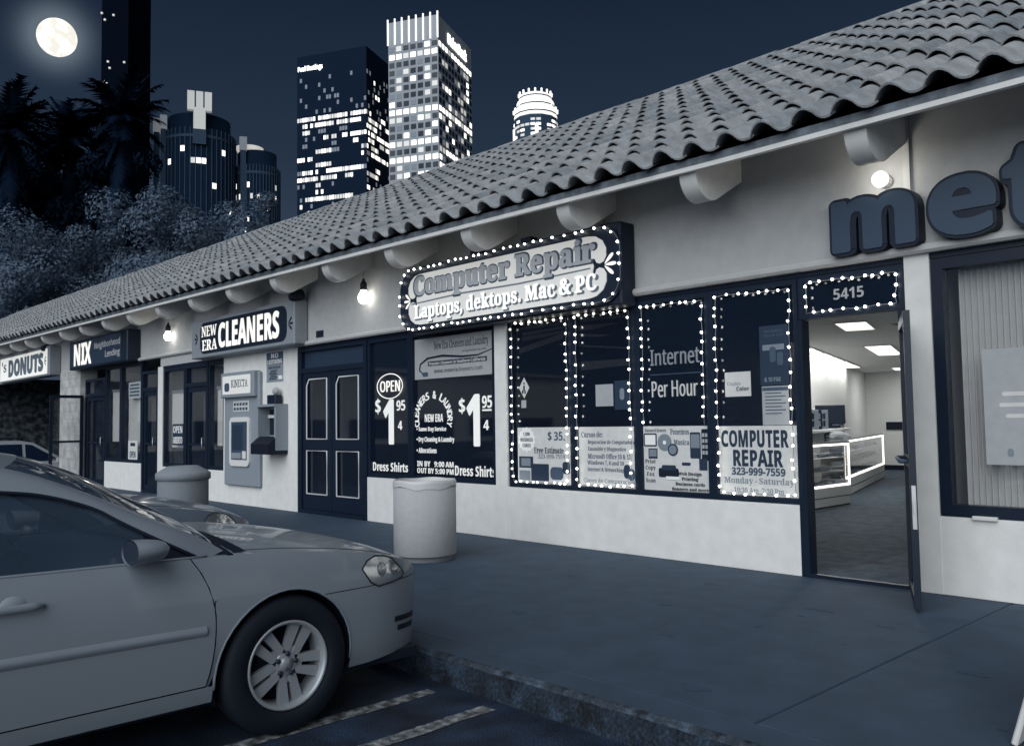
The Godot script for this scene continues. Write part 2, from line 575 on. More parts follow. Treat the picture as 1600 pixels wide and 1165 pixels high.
func make_building():
	var b := thing("shop_building", "long low row of shops under a clay tile roof", "building")
	var wl := func(called: String, x0: float, x1: float, y0: float, y1: float, mt: Material, z0 := -0.2, z1 := 0.0):
		var g := G.new()
		g.span(x0, x1, y0, y1, z0, z1)
		return part(called, g, mt, b)
	# upper wall, in lengths that butt at the control joints
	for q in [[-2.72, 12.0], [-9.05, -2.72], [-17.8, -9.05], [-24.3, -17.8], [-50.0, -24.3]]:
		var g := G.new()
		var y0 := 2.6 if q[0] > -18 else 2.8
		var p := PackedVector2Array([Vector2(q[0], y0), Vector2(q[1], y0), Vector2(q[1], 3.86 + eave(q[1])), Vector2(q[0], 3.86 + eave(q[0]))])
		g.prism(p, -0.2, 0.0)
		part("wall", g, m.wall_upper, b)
	for x in [-2.72, -5.86, -9.05]:
		wl.call("joint_strip", x - 0.025, x + 0.025, 2.68, 3.84, m.trim, 0.0, 0.018)
	# white painted piers and bulkheads
	wl.call("pier", -2.78, -2.59, 0.0, 2.6, m.wall_white, -0.2, -0.005)
	wl.call("pier", -7.6, -7.4, 0.0, 2.6, m.wall_white, -0.2, -0.005)
	wl.call("pier", -14.88, -12.25, 0.0, 2.6, m.wall_white, -0.2, -0.005)
	wl.call("pier", -17.95, -17.7, 0.0, 2.6, m.wall_white, -0.2, -0.005)
	wl.call("pier", 1.3, 1.6, 0.0, 2.6, m.wall_white, -0.2, -0.005)
	wl.call("pier", 4.6, 12.0, 0.0, 2.6, m.wall_white, -0.2, -0.005)
	wl.call("bulkhead", -2.59, 1.3, 0.0, 0.585, m.wall_white, -0.2, -0.012)
	wl.call("bulkhead", 1.6, 4.6, 0.0, 0.585, m.wall_white, -0.2, -0.012)
	wl.call("bulkhead", -7.4, -3.74, 0.0, 0.6, m.wall_white, -0.2, -0.012)
	wl.call("bulkhead", -10.31, -7.6, 0.0, 0.61, m.wall_white, -0.2, -0.012)
	wl.call("bulkhead", -15.55, -14.88, 0.0, 0.565, m.wall_white, -0.2, -0.012)
	wl.call("bulkhead", -17.7, -16.62, 0.0, 0.565, m.wall_white, -0.2, -0.012)
	wl.call("bulkhead", -21.15, -18.88, 0.0, 0.6, m.wall_white, -0.2, -0.012)
	# painted block pier at the end of the row
	for i in 14:
		var g := G.new()
		g.bevel(Vector3(-23.4, 0.1 + i * 0.2, -0.1), Vector3(1.6, 0.198, 0.4), 0.004)
		part("block", g, m.block, b)
	wl.call("block_core", -24.16, -22.64, 0.0, 2.8, m.inside_mid, -0.27, 0.08)
	# ledge over the shop windows, rounded at its ends
	for q in [[-12.25, -8.6, 2.585], [-5.5, 1.4, 2.60], [1.5, 12.0, 2.60], [-24.3, -15.6, 2.62], [-15.6, -12.25, 2.585]]:
		var g := G.new()
		g.bevel(Vector3((q[0] + q[1]) / 2, q[2] + 0.035 + (0.16 if q[0] < -20 else 0.0), 0.03), Vector3(q[1] - q[0], 0.07, 0.06 if q[0] != -15.6 else 0.05), 0.02)
		part("ledge", g, m.trim, b)
	# meeting of header and shop fronts
	wl.call("header", -12.25, -7.6, 2.555, 2.6, m.frame, -0.16, -0.02)
	wl.call("header", -7.4, -2.78, 2.555, 2.6, m.frame, -0.16, -0.02)
	wl.call("header", -2.59, 1.3, 2.555, 2.6, m.frame, -0.16, -0.02)
	wl.call("header", 1.6, 4.6, 2.555, 2.6, m.frame, -0.16, -0.02)
	wl.call("header", -17.7, -14.88, 2.555, 2.6, m.frame, -0.16, -0.02)

	# computer shop windows: four dark panes, transom, open doorway
	var xs := [-7.38, -6.36, -5.48, -4.605, -3.70]
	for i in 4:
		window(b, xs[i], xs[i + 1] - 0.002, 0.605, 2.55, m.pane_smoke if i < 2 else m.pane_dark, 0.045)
	window(b, -3.695, -2.785, 2.19, 2.55, m.pane_dark, 0.05, "transom")
	var jm := G.new()
	jm.span(-3.74, -3.665, 0.0, 2.185, -0.14, -0.015)
	jm.span(-2.845, -2.785, 0.0, 2.185, -0.14, -0.015)
	jm.span(-3.665, -2.845, 0.0, 0.03, -0.05, 0.0)
	part("door_frame", jm, m.frame, b)
	wl.call("jamb_cover", -3.738, -3.7, 0.602, 2.55, m.frame, -0.115, -0.012)
	# open door leaf, swung out against the pier
	var door := node("door", b, Vector3(-2.815, 0, 0.0))
	door.rotation.y = deg_to_rad(114.5)
	var dg := G.new()
	frame_rect(dg, -0.87, -0.005, 0.03, 2.08, 0.075, -0.022, 0.022)
	dg.span(-0.795, -0.08, 0.98, 1.06, -0.02, 0.02)
	part("frame", dg, m.frame, door)
	dg = G.new()
	dg.span(-0.795, -0.08, 0.105, 0.98, -0.004, 0.004)
	dg.span(-0.795, -0.08, 1.06, 2.005, -0.004, 0.004)
	part("pane", dg, m.pane_dark, door)
	dg = G.new(true)
	dg.tube([Vector3(-0.78, 1.03, -0.022), Vector3(-0.78, 1.03, -0.075), Vector3(-0.1, 1.03, -0.075), Vector3(-0.1, 1.03, -0.022)], 0.014, 8)
	part("push_bar", dg, m.frame_mid, door)
	dg = G.new()
	dg.bevel(Vector3(-0.873, 0.72, 0), Vector3(0.008, 0.3, 0.03), 0.002)
	dg.bevel(Vector3(-0.879, 0.72, 0), Vector3(0.006, 0.1, 0.018), 0.002)
	part("lock_plate", dg, m.steel, door)

	# phone shop window at the right with its own sill
	window(b, -2.585, 1.295, 0.59, 2.55, m.pane_light, 0.085)
	window(b, 1.605, 4.595, 0.59, 2.55, m.pane_light, 0.085)
	var sl := G.new()
	sl.bevel(Vector3(-2.27, 0.588, 0.0), Vector3(0.17, 0.03, 0.04), 0.005)
	part("sill_patch", sl, m.white_paint, b)

	# cleaners: double door and two windows
	window(b, -10.3, -9.3, 0.615, 2.55, m.pane, 0.055)
	window(b, -9.295, -7.605, 0.615, 2.55, m.pane, 0.055)
	var cd := node("double_door", b)
	var g2 := G.new()
	g2.span(-12.245, -12.13, 0.0, 2.55, -0.14, -0.01)
	g2.span(-10.4, -10.315, 0.0, 2.55, -0.14, -0.01)
	g2.span(-12.13, -10.4, 2.16, 2.24, -0.14, -0.012)
	g2.span(-12.13, -10.4, 2.5, 2.55, -0.14, -0.012)
	g2.span(-12.13, -10.4, 0.0, 0.06, -0.16, 0.0)
	part("frame", g2, m.frame, cd)
	g2 = G.new()
	g2.span(-12.13, -10.4, 2.24, 2.5, -0.08, -0.07)
	part("transom_panel", g2, m.sign_navy, cd)
	for x in [-12.12, -11.26]:
		g2 = G.new()
		var xa: float = x
		g2.span(xa, xa + 0.1, 0.065, 2.155, -0.1, -0.03)
		g2.span(xa + 0.75, xa + 0.85, 0.065, 2.155, -0.1, -0.03)
		g2.span(xa + 0.1, xa + 0.75, 0.065, 0.28, -0.1, -0.03)
		g2.span(xa + 0.1, xa + 0.75, 0.98, 1.12, -0.1, -0.03)
		g2.span(xa + 0.1, xa + 0.75, 2.08, 2.155, -0.1, -0.03)
		part("leaf", g2, m.frame, cd)
		g2 = G.new()
		g2.span(xa + 0.1, xa + 0.75, 0.28, 0.98, -0.07, -0.064)
		g2.span(xa + 0.1, xa + 0.75, 1.12, 2.08, -0.07, -0.064)
		part("pane", g2, m.pane, cd)
		# light strips that outline each pane
		for yy in [[0.3, 0.96], [1.14, 2.06]]:
			g2 = G.new(true)
			var pts := [Vector3(xa + 0.13, yy[0], -0.02), Vector3(xa + 0.72, yy[0], -0.02), Vector3(xa + 0.72, yy[1], -0.02), Vector3(xa + 0.2 if yy[0] > 1 else xa + 0.13, yy[1], -0.02)]
			if yy[0] > 1: pts.append(Vector3(xa + 0.13, yy[1] - 0.1, -0.02))
			pts.append(pts[0])
			g2.tube(pts, 0.01, 5)
			part("neon_outline", g2, m.neon_dim, cd)

	# shop between the piers: window, door, window
	window(b, -17.69, -16.62, 0.57, 2.55, m.pane_light, 0.07)
	window(b, -15.55, -14.885, 0.57, 2.55, m.pane_light, 0.06)
	shop_door(b, -16.6, -15.57)
	# lending shop: door recess, window, door
	window(b, -21.15, -20.15, 0.6, 2.78, m.pane_light, 0.07)
	window(b, -20.145, -18.88, 0.6, 2.78, m.pane_light, 0.07)
	shop_door(b, -18.86, -17.97)
	shop_door(b, -22.58, -21.17)
	# its second door leaf stands open in front of the block pier
	var od := node("door", b, Vector3(-22.5, 0, 0.05))
	od.rotation.y = deg_to_rad(-88)
	dg = G.new()
	frame_rect(dg, 0.0, 0.76, 0.03, 2.17, 0.07, -0.022, 0.022)
	dg.span(0.07, 0.69, 1.03, 1.08, -0.02, 0.02)
	part("frame", dg, m.frame, od)
	dg = G.new()
	dg.span(0.07, 0.69, 0.1, 2.1, -0.004, 0.004)
	part("pane", dg, m.pane_clear, od)
	make_roof(b)
	make_rooms(b)

func shop_door(b: Node3D, x0: float, x1: float):
	var d := node("door", b)
	var g := G.new()
	frame_rect(g, x0, x1, 0.0, 2.55, 0.06, -0.14, -0.015)
	g.span(x0 + 0.06, x1 - 0.06, 2.12, 2.2, -0.14, -0.016)
	frame_rect(g, x0 + 0.065, x1 - 0.065, 0.065, 2.115, 0.09, -0.09, -0.04)
	g.span(x0 + 0.155, x1 - 0.155, 1.0, 1.04, -0.09, -0.03)
	part("frame", g, m.frame, d)
	g = G.new()
	g.span(x0 + 0.155, x1 - 0.155, 0.155, 2.025, -0.07, -0.064)
	g.span(x0 + 0.06, x1 - 0.06, 2.2, 2.49, -0.07, -0.064)
	part("pane", g, m.pane, d)
	g = G.new(true)
	g.tube([Vector3(x1 - 0.2, 0.95, -0.04), Vector3(x1 - 0.2, 0.95, 0.01), Vector3(x1 - 0.2, 1.15, 0.01), Vector3(x1 - 0.2, 1.15, -0.04)], 0.01, 6)
	part("handle", g, m.steel, d)

func tile_mesh(v: int) -> ArrayMesh:
	# S-shaped clay tile: a barrel and a pan, wider at its lower end, lying up the slope (-z), lower end at z = 0
	var g := G.new(true)
	var L := 0.62
	var n := 12
	var pr := func(t: float, s: float, under: float) -> Vector3:
		var x := t * 0.352 - 0.004
		var h := 0.0
		var big := lerpf(1.0, 0.84, s)
		if t < 0.60:
			h = pow(sin(PI * t / 0.60), 0.8) * 0.092 * big
		else: h = -0.02 * sin(PI * (t - 0.60) / 0.40)
		var lift := lerpf(0.038, 0.0, s)
		return Vector3(x, h + lift - under + sin(v * 3.0 + t * 5.0) * 0.002, -s * L + sin(v * 7.0 + t * 4.0) * 0.006)
	g.grid(func(a, c): return pr.call(a, c, 0.0), n, 2, true)
	g.grid(func(a, c): return pr.call(a, c, 0.016), n, 1)
	g.soft(false)
	for i in n:
		var a := float(i) / n
		var c := float(i + 1) / n
		g.quad(pr.call(a, 0.0, 0.016), pr.call(a, 0.0, 0.0), pr.call(c, 0.0, 0.0), pr.call(c, 0.0, 0.016))
	return g.mesh()

func make_roof(b: Node3D):
	var rows := 13
	var ex := 0.52
	var wide := 0.33
	var x_left := -50.0
	var tiles := []
	for v in 4: tiles.append(tile_mesh(v))
	var mats := [m.tile_a, m.tile_b, m.tile_c, m.tile_d, m.tile_e]
	var rest := [SurfaceTool.new(), SurfaceTool.new(), SurfaceTool.new(), SurfaceTool.new(), SurfaceTool.new()]
	for s in rest: s.begin(Mesh.PRIMITIVE_TRIANGLES)
	var cols := int((6.0 - x_left) / wide)
	var spots := []
	for i in cols:
		for j in rows:
			var x := 6.0 - (i + 1) * wide + rng.randf_range(-0.004, 0.004)
			var s := j * ex + rng.randf_range(-0.016, 0.016) - (rng.randf_range(0.02, 0.06) if rng.randf() < 0.03 and j > 0 else 0.0)
			var o := Vector3(x, 3.555 + eave(x) + s * SN, 0.84 - s * CS)
			var bas := Basis(Vector3(1, -0.0115 if x < -4 else 0.0, 0).normalized(), Vector3(0, CS, SN), Vector3(0, -SN, CS))
			bas = bas * Basis(Vector3.UP, rng.randf_range(-0.022, 0.022)) * Basis(Vector3.BACK, rng.randf_range(-0.02, 0.02))
			# how large it shows from where the photograph was taken
			var d := o.distance_to(Vector3(0, 1.34, 6.87))
			var seen := x < -1.2 and (o - Vector3(0, 1.34, 6.87)).normalized().dot(Vector3(0.68, 0.0, -0.73)) < 0.53 * 0.9
			spots.append([d if seen else 999.0, Transform3D(bas, o), rng.randi() % 4, [0, 1, 2, 0, 1, 2, 0, 3, 4][rng.randi() % 9]])
	spots.sort_custom(func(p, q): return p[0] < q[0])
	for k in spots.size():
		var q: Array = spots[k]
		if k < 300:
			var o := part("roof_tile", tiles[q[2]], mats[q[3]], b)
			o.transform = q[1]
		else: rest[q[3]].append_from(tiles[q[2]], 0, q[1])
	for k in 5:
		var o := part("roof_tiles_beyond", rest[k].commit(), mats[k], b)
		o.set_meta("kind", "stuff")
	# deck under the tiles, both slopes, and the ceiling side of the eaves
	var sl := rows * ex
	var ry := 3.5 + sl * SN
	var rz := 0.78 - sl * CS
	for q in [[x_left, -4.0], [-4.0, 6.0]]:
		var g := G.new()
		var e0 := eave(q[0])
		var e1 := eave(q[1])
		var A := func(x: float, e: float) -> Array: return [Vector3(x, 3.53 + e, 0.76), Vector3(x, ry + e, rz), Vector3(x, 3.5 + e, 2 * rz - 0.76), Vector3(x, 3.47 + e, 0.76), Vector3(x, ry - 0.06 + e, rz), Vector3(x, 3.44 + e, 2 * rz - 0.76)]
		var l: Array = A.call(q[0], e0)
		var r: Array = A.call(q[1], e1)
		g.quad(l[0], l[1], r[1], r[0]); g.quad(l[1], l[2], r[2], r[1])
		part("roof_deck", g, m.deck, b)
		g = G.new()
		g.quad(r[3], r[4], l[4], l[3]); g.quad(r[4], r[5], l[5], l[4])
		part("soffit", g, m.soffit, b)
		g = G.new()
		g.prism(PackedVector2Array([Vector2(q[0], 3.495 + e0), Vector2(q[1], 3.495 + e1), Vector2(q[1], 3.562 + e1), Vector2(q[0], 3.562 + e0)]), 0.745, 0.775)
		part("fascia", g, m.fascia, b)
		g = G.new()
		g.prism(PackedVector2Array([Vector2(q[0], 3.455 + e0), Vector2(q[1], 3.455 + e1), Vector2(q[1], 3.494 + e1), Vector2(q[0], 3.494 + e0)]), 0.735, 0.785)
		part("drip_edge", g, m.white_paint, b)
	# rafter tails with rounded ends
	var x := 6.1
	while x > -49:
		var e := eave(x)
		var arc := []
		for k in 13:
			var an := deg_to_rad(-119.0 * k / 12)
			arc.append(Vector2(0.51 + cos(an) * 0.215, 3.462 + sin(an) * 0.215 + e))
		arc.append(Vector2(-0.1, 3.555 + e))
		var pr := PackedVector2Array()
		for q in arc: pr.append(Vector2(-q.x, q.y))
		pr.append(Vector2(0.1, 3.92 + e))
		pr.append(Vector2(-0.725, 3.474 + e))
		var g := G.new()
		var tp := Geometry2D.triangulate_polygon(pr)
		for k in range(0, tp.size(), 3):
			for s in [-1.0, 1.0]:
				var v := [pr[tp[k]], pr[tp[k + 1]], pr[tp[k + 2]]]
				if ((v[1] - v[0]).cross(v[2] - v[0]) > 0) == (s > 0): v.reverse()
				g.tri(Vector3(x + s * 0.085, v[0].y, -v[0].x), Vector3(x + s * 0.085, v[1].y, -v[1].x), Vector3(x + s * 0.085, v[2].y, -v[2].x))
		g.soft(true)
		for k in arc.size() - 1:
			g.quad(Vector3(x + 0.085, arc[k + 1].y, arc[k + 1].x), Vector3(x - 0.085, arc[k + 1].y, arc[k + 1].x), Vector3(x - 0.085, arc[k].y, arc[k].x), Vector3(x + 0.085, arc[k].y, arc[k].x))
		part("rafter_tail", g, m.white_paint, b)
		x -= 1.483
	# ridge: a course of half-round caps set in rough mortar
	var i := 0
	x = 6.0
	while x > x_left:
		var g := G.new(true)
		var pr := func(u: float, v: float, k: float) -> Vector3:
			var a := PI * v
			var r := lerpf(0.125, 0.105, u) + k
			return Vector3(-0.5 * u, sin(a) * r * 1.05, cos(a) * r * 1.2)
		g.grid(func(u, v): return pr.call(u, v, 0.0), 2, 8)
		g.grid(func(u, v): return pr.call(u, v, -0.018), 2, 8, true)
		g.soft(false)
		for k in 8: g.quad(pr.call(0.0, k / 8.0, -0.018), pr.call(0.0, k / 8.0, 0.0), pr.call(0.0, (k + 1) / 8.0, 0.0), pr.call(0.0, (k + 1) / 8.0, -0.018))
		var o := part("ridge_tile", g, mats[i % 3], b)
		o.position = Vector3(x, ry + 0.05 + eave(x) + rng.randf_range(-0.012, 0.012), rz)
		o.rotation = Vector3(rng.randf_range(-0.05, 0.05), rng.randf_range(-0.03, 0.03), -0.035 - 0.011)
		x -= 0.45
		i += 1
	var mo := G.new(true)
	mo.grid(func(u, v):
		var xx := lerpf(6.0, x_left, u)
		return Vector3(xx, ry + 0.005 + eave(xx) + noise.get_noise_2d(xx * 60, v * 20) * 0.03, rz + 0.13 + v * 0.09 + noise.get_noise_2d(xx * 45, 90) * 0.04) - Vector3(0, v * 0.045, 0), 380, 2, true)
	part("mortar", mo, m.tile_c, b)

func make_rooms(b: Node3D):
	var wl := func(called: String, x0: float, x1: float, y0: float, y1: float, z0: float, z1: float, mt: Material):
		var g := G.new()
		g.span(x0, x1, y0, y1, z0, z1)
		part(called, g, mt, b)
	# dark closed shops
	wl.call("room_floor", -24.2, -7.5, -0.05, 0.004, -5.0, -0.17, m.inside_dark)
	wl.call("room_ceiling", -24.2, -7.5, 2.85, 2.9, -5.0, -0.21, m.inside_mid)
	wl.call("room_wall", -24.2, -7.5, 0.0, 2.85, -5.2, -5.0, m.inside_mid)
	for x in [-24.25, -17.82, -12.2]: wl.call("partition", x - 0.05, x + 0.05, 0.0, 2.85, -5.0, -0.21, m.inside_mid)
	wl.call("room_floor", -2.68, 12.0, -0.05, 0.004, -5.0, -0.17, m.inside_dark)
	wl.call("room_ceiling", -2.68, 12.0, 2.85, 2.9, -5.0, -0.21, m.inside_mid)
	wl.call("room_wall", -2.68, 12.0, 0.0, 2.85, -5.2, -5.0, m.inside_mid)
	# the lit computer shop: floor, ceiling on a grid, slanting left wall, back wall
	var fl := G.new()
	var z := -0.16
	var y := 0.0
	wl.call("subfloor", -12.0, -2.68, -0.06, -0.003, -16.5, -0.165, m.inside_mid)
	var tm := []
	for i in 9:
		for j in 20:
			var x1 := -2.72 - i * 0.92
			var z1 := -0.17 - j * 0.92
			if z1 < -15.6: continue
			if x1 > -4.5 and z1 < -9.0: continue
			if x1 - 0.5 < -5.4 + (z1 + 0.15) * 0.308 - 0.4: continue
			var g := G.new()
			g.bevel(Vector3(x1 - 0.46, -0.005, z1 - 0.46), Vector3(0.914, 0.014, 0.914), 0.002)
			part("floor_tile", g, m.room_floor, b)
	wl.call("room_wall", -2.70, -2.62, 0.0, 2.6, -16.0, -0.21, m.room_wall)
	wl.call("room_wall", -12.0, -2.7, 0.0, 2.6, -15.6, -15.4, m.room_wall)
	var w := G.new()
	w.prism(PackedVector2Array([Vector2(-5.45, 0.2), Vector2(-7.68, 7.51), Vector2(-10.12, 15.4), Vector2(-10.4, 15.4), Vector2(-7.9, 7.51), Vector2(-5.7, 0.2)]), 0.0, 2.6, Transform3D(Basis(Vector3.RIGHT, -PI / 2), Vector3.ZERO))
	part("room_wall", w, m.room_wall, b)
	wl.call("baseboard", -10.2, -2.7, 0.0, 0.12, -15.4, -15.38, m.dark)
	wl.call("chair_rail", -9.6, -7.6, 1.02, 1.22, -15.4, -15.37, m.frame)
	# ceiling tiles: 0.61 x 1.22 panels with thin joints
	var dark_ones := [[2, 6], [2, 7], [4, 13], [3, 2]]
	for i in 13:
		for j in 25:
			var x1 := -2.72 - i * 0.62
			var z1 := -0.22 - j * 0.62
			if x1 - 0.31 < -5.4 + (z1 + 0.15) * 0.308 - 0.5 or z1 < -15.0: continue
			var g := G.new()
			g.span(x1 - 0.612, x1, 2.5, 2.53, z1 - 0.612, z1)
			part("ceiling_tile", g, m.room_dark_tile if [i, j] in dark_ones else m.room_ceiling, b)
	wl.call("ceiling_slab", -12.0, -2.68, 2.55, 2.6, -15.6, -0.21, m.inside_mid)
	# end wall and rear wall of the block
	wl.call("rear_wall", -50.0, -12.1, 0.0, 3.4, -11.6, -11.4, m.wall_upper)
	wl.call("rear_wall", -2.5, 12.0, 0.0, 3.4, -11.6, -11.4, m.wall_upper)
# ---------------------------------------------------------------- signs, lamps and what hangs in the windows
func capsule(x0: float, x1: float, y0: float, y1: float, r: float, n := 6) -> PackedVector2Array:
	var p := PackedVector2Array()
	for q in [[x1 - r, y0 + r, -90], [x1 - r, y1 - r, 0], [x0 + r, y1 - r, 90], [x0 + r, y0 + r, 180]]:
		for i in n + 1:
			var a := deg_to_rad(q[2] + 90.0 * i / n)
			p.append(Vector2(q[0] + cos(a) * r, q[1] + sin(a) * r))
	return p

func petals(parent: Node3D, c: Vector3, side: float, s: float, mt: Material):
	for a in [-40.0, 0.0, 40.0]:
		var p := PackedVector2Array()
		for i in 10:
			var t := TAU * i / 10
			p.append(Vector2(0.06 + cos(t) * 0.05, sin(t) * (0.012 + 0.006 * cos(t))) * s)
		var g := G.new()
		var b := Basis(Vector3.BACK, deg_to_rad(a) + (PI if side < 0 else 0.0))
		g.prism(p, 0.0, 0.004, Transform3D(b, c))
		part("petal", g, mt, parent)

func bulbs_along(called: String, label: String, path: Array, step: float, group := "fairy lights round the shop windows", r := 0.012):
	var t := thing(called, label, "string light", path[0], 0.0, group)
	var o: Vector3 = path[0]
	var cordpts := []
	var balls := []
	var carry := step * 0.5
	var bulb := G.new(true)
	bulb.ball(Vector3.ZERO, r, 6)
	var bm := bulb.mesh()
	for i in path.size() - 1:
		var a: Vector3 = path[i]
		var c: Vector3 = path[i + 1]
		var l := a.distance_to(c)
		cordpts.append(a - o)
		while carry < l:
			var p := a.lerp(c, carry / l) + Vector3(rng.randf_range(-0.01, 0.01), rng.randf_range(-0.01, 0.01), 0.0)
			balls.append(p - o + Vector3(0, 0, 0.014))
			cordpts.append(p - o)
			carry += step * rng.randf_range(0.72, 1.28)
		carry -= l
	cordpts.append(path[-1] - o)
	var g := G.new(true)
	g.tube(cordpts, 0.0035, 4)
	part("cord", g, m.cord, t)
	for p in balls:
		var q := part("bulb", bm, m.fairy_glow if rng.randf() < 0.72 else m.fairy_soft, t)
		q.position = p
	return t

func sheet(parent: Node3D, w: float, h: float, mt: Material, called := "sheet", z := 0.0, x := 0.0, y := 0.0):
	var g := G.new()
	g.span(x - w / 2, x + w / 2, y, y + h, z, z + 0.003)
	return part(called, g, mt, parent)

func lamp_bulb(at: Vector3, energy: float, label: String, cord_top: float):
	var t := thing("hanging_bulb", label, "light bulb", at, 0.0, "bare bulbs along the facade")
	t.scale = Vector3.ONE * 1.35
	var g := G.new(true)
	g.lathe([[0.0, -0.062], [0.03, -0.055], [0.052, -0.03], [0.06, 0.0], [0.055, 0.03], [0.04, 0.055], [0.03, 0.075], [0.029, 0.09]], 20)
	part("bulb", g, m.bulb_glow, t)
	g = G.new(true)
	g.lathe([[0.0, 0.085], [0.036, 0.085], [0.036, 0.15], [0.03, 0.165], [0.016, 0.185], [0.016, 0.205], [0.0, 0.206]], 16)
	part("socket", g, m.black, t)
	g = G.new(true)
	g.tube([Vector3(0, 0.2, 0), Vector3(0, (cord_top - at.y) / 1.35, 0)], 0.002, 5)
	part("cord", g, m.black, t)
	var l := OmniLight3D.new()
	l.name = "bulb_light"
	l.light_color = Color(1.0, 0.98, 0.93)
	l.light_energy = energy
	l.light_size = 0.06
	l.omni_range = 40
	l.omni_attenuation = 2
	l.shadow_enabled = true
	t.add_child(l)

func flood_lamp(at: Vector3, label: String):
	var t := thing("flood_lamp", label, "lamp", at, 0.0, "flood lamps over the signs")
	var g := G.new(true)
	g.lathe([[0.0, -0.16], [0.085, -0.16], [0.09, -0.1], [0.075, 0.0], [0.05, 0.06], [0.0, 0.07]], 14, Transform3D(Basis(Vector3.RIGHT, 1.9), Vector3(0, 0, 0.12)))
	part("shade", g, m.black, t)
	g = G.new(true)
	g.tube([Vector3(0, 0.0, 0.1), Vector3(0, 0.08, 0.05), Vector3(0, 0.08, -0.02)], 0.014, 6)
	part("arm", g, m.frame_mid, t)

func make_signs():
	# computer repair: dark cabinet, pale lit face with scrolled ends
	var z := 0.27
	var s := thing("computer_repair_sign", "lit pale sign reading Computer Repair edged with small bulbs", "sign", Vector3(-7.25, 2.5, 0.0))
	var o := Vector3(-7.25, 2.5, 0.0)
	var g := G.new()
	g.bevel(Vector3(0.03, 0.42, 0.12), Vector3(3.56, 0.84, 0.235), 0.015)
	part("cabinet", g, m.sign_dark, s)
	g = G.new()
	g.prism(capsule(-1.85, 1.85, 0.02, 0.81, 0.27, 8), 0.2385, z)
	part("border", g, m.sign_dark, s)
	for q in [[-0.45, 0.86], [0.42, 0.87]]:
		g = G.new()
		g.bevel(Vector3(q[0], q[1], 0.14), Vector3(0.16, 0.08, 0.12), 0.006)
		part("bracket", g, m.sign_dark, s)
	var pl := PackedVector2Array()
	for side in [1.0, -1.0]:
		var half := [[1.42, -0.32], [1.52, -0.305], [1.61, -0.25], [1.655, -0.17], [1.655, -0.09], [1.62, -0.035], [1.57, -0.02], [1.53, -0.035], [1.51, -0.075], [1.485, -0.085], [1.475, -0.05], [1.49, 0.0], [1.475, 0.05], [1.485, 0.085], [1.51, 0.075], [1.53, 0.035], [1.57, 0.02], [1.62, 0.035], [1.655, 0.09], [1.655, 0.17], [1.61, 0.25], [1.52, 0.305], [1.42, 0.32]]
		for q in half: pl.append(Vector2(q[0] * side, 0.415 + q[1] * side))
	g = G.new()
	g.prism(pl, z + 0.001, z + 0.012)
	part("face", g, m.sign_face, s)
	petals(s, Vector3(1.62, 0.415, z + 0.001), 1, 1.5, m.sign_letters)
	petals(s, Vector3(-1.62, 0.415, z + 0.001), -1, 1.3, m.sign_letters)
	g = G.new()
	g.prism(PackedVector2Array([Vector2(-1.6, 0.375), Vector2(-0.6, 0.405), Vector2(0.4, 0.39), Vector2(1.45, 0.41), Vector2(1.45, 0.395), Vector2(0.4, 0.372), Vector2(-0.6, 0.385), Vector2(-1.6, 0.36)]), z + 0.012, z + 0.015)
	part("wave", g, m.grey_print, s)
	text(s, "Computer Repair", "serif bold italic heavy outline", m.mid_print, Vector3(0.0, 0.555, z + 0.012), 3.11, 0.38, 0.004)
	text(s, "Computer Repair", "serif bold italic heavy fat", m.sign_grey, Vector3(0.0, 0.555, z + 0.0162), 3.05, 0.335, 0.006)
	text(s, "Laptops, dektops. Mac & PC", "serif bold italic heavy outline", m.sign_shadow, Vector3(0.02, 0.222, z + 0.012), 3.08, 0.245, 0.005)
	text(s, "Laptops, dektops. Mac & PC", "serif bold italic heavy", m.sign_letters, Vector3(0.0, 0.236, z + 0.0175), 3.05, 0.235, 0.006)
	var loop := []
	for q in capsule(-9.09, -5.41, 2.545, 3.305, 0.27, 6): loop.append(Vector3(q.x, q.y, z + 0.012))
	loop.append(loop[0])
	bulbs_along("string_light", "loop of tiny bulbs round the Computer Repair sign", loop, 0.135, "", 0.013)

	# new era cleaners
	s = thing("cleaners_sign", "dark rounded panel sign reading New Era Cleaners", "sign", Vector3(-13.8, 2.6, 0.0))
	g = G.new()
	g.bevel(Vector3(0, 0.35, 0.125), Vector3(3.8, 0.7, 0.245), 0.02)
	part("cabinet", g, m.sign_side, s)
	g = G.new()
	g.prism(capsule(-1.5, 1.68, 0.07, 0.63, 0.16, 6), 0.247, 0.256)
	part("panel", g, m.sign_dark, s)
	text(s, "NEW", "serif bold", m.sign_letters, Vector3(-1.12, 0.47, 0.256), 0.62, 0.19)
	text(s, "ERA", "serif bold", m.sign_letters, Vector3(-1.1, 0.22, 0.256), 0.62, 0.19)
	text(s, "CLEANERS", "sans bold heavy", m.sign_letters, Vector3(0.36, 0.35, 0.256), 2.18, 0.44, 0.006)
	petals(s, Vector3(1.72, 0.33, 0.248), 1, 1.4, m.sign_dark)
	petals(s, Vector3(-1.6, 0.36, 0.248), -1, 1.4, m.sign_dark)
	flood_lamp(Vector3(-11.9, 3.33, 0.14), "black flood lamp over the end of the New Era sign")
	# lending
	s = thing("lending_sign", "dark box sign with big white NIX letters", "sign", Vector3(-20.85, 2.78, 0.0))
	g = G.new()
	g.bevel(Vector3(0, 0.345, 0.145), Vector3(3.9, 0.69, 0.29), 0.02)
	part("cabinet", g, m.sign_dark, s)
	g = G.new()
	g.span(-1.88, 1.62, 0.05, 0.64, 0.29, 0.296)
	part("panel", g, m.sign_navy, s)
	text(s, "NIX", "sans bold heavy", m.sign_letters, Vector3(-0.95, 0.345, 0.296), 1.25, 0.52, 0.006)
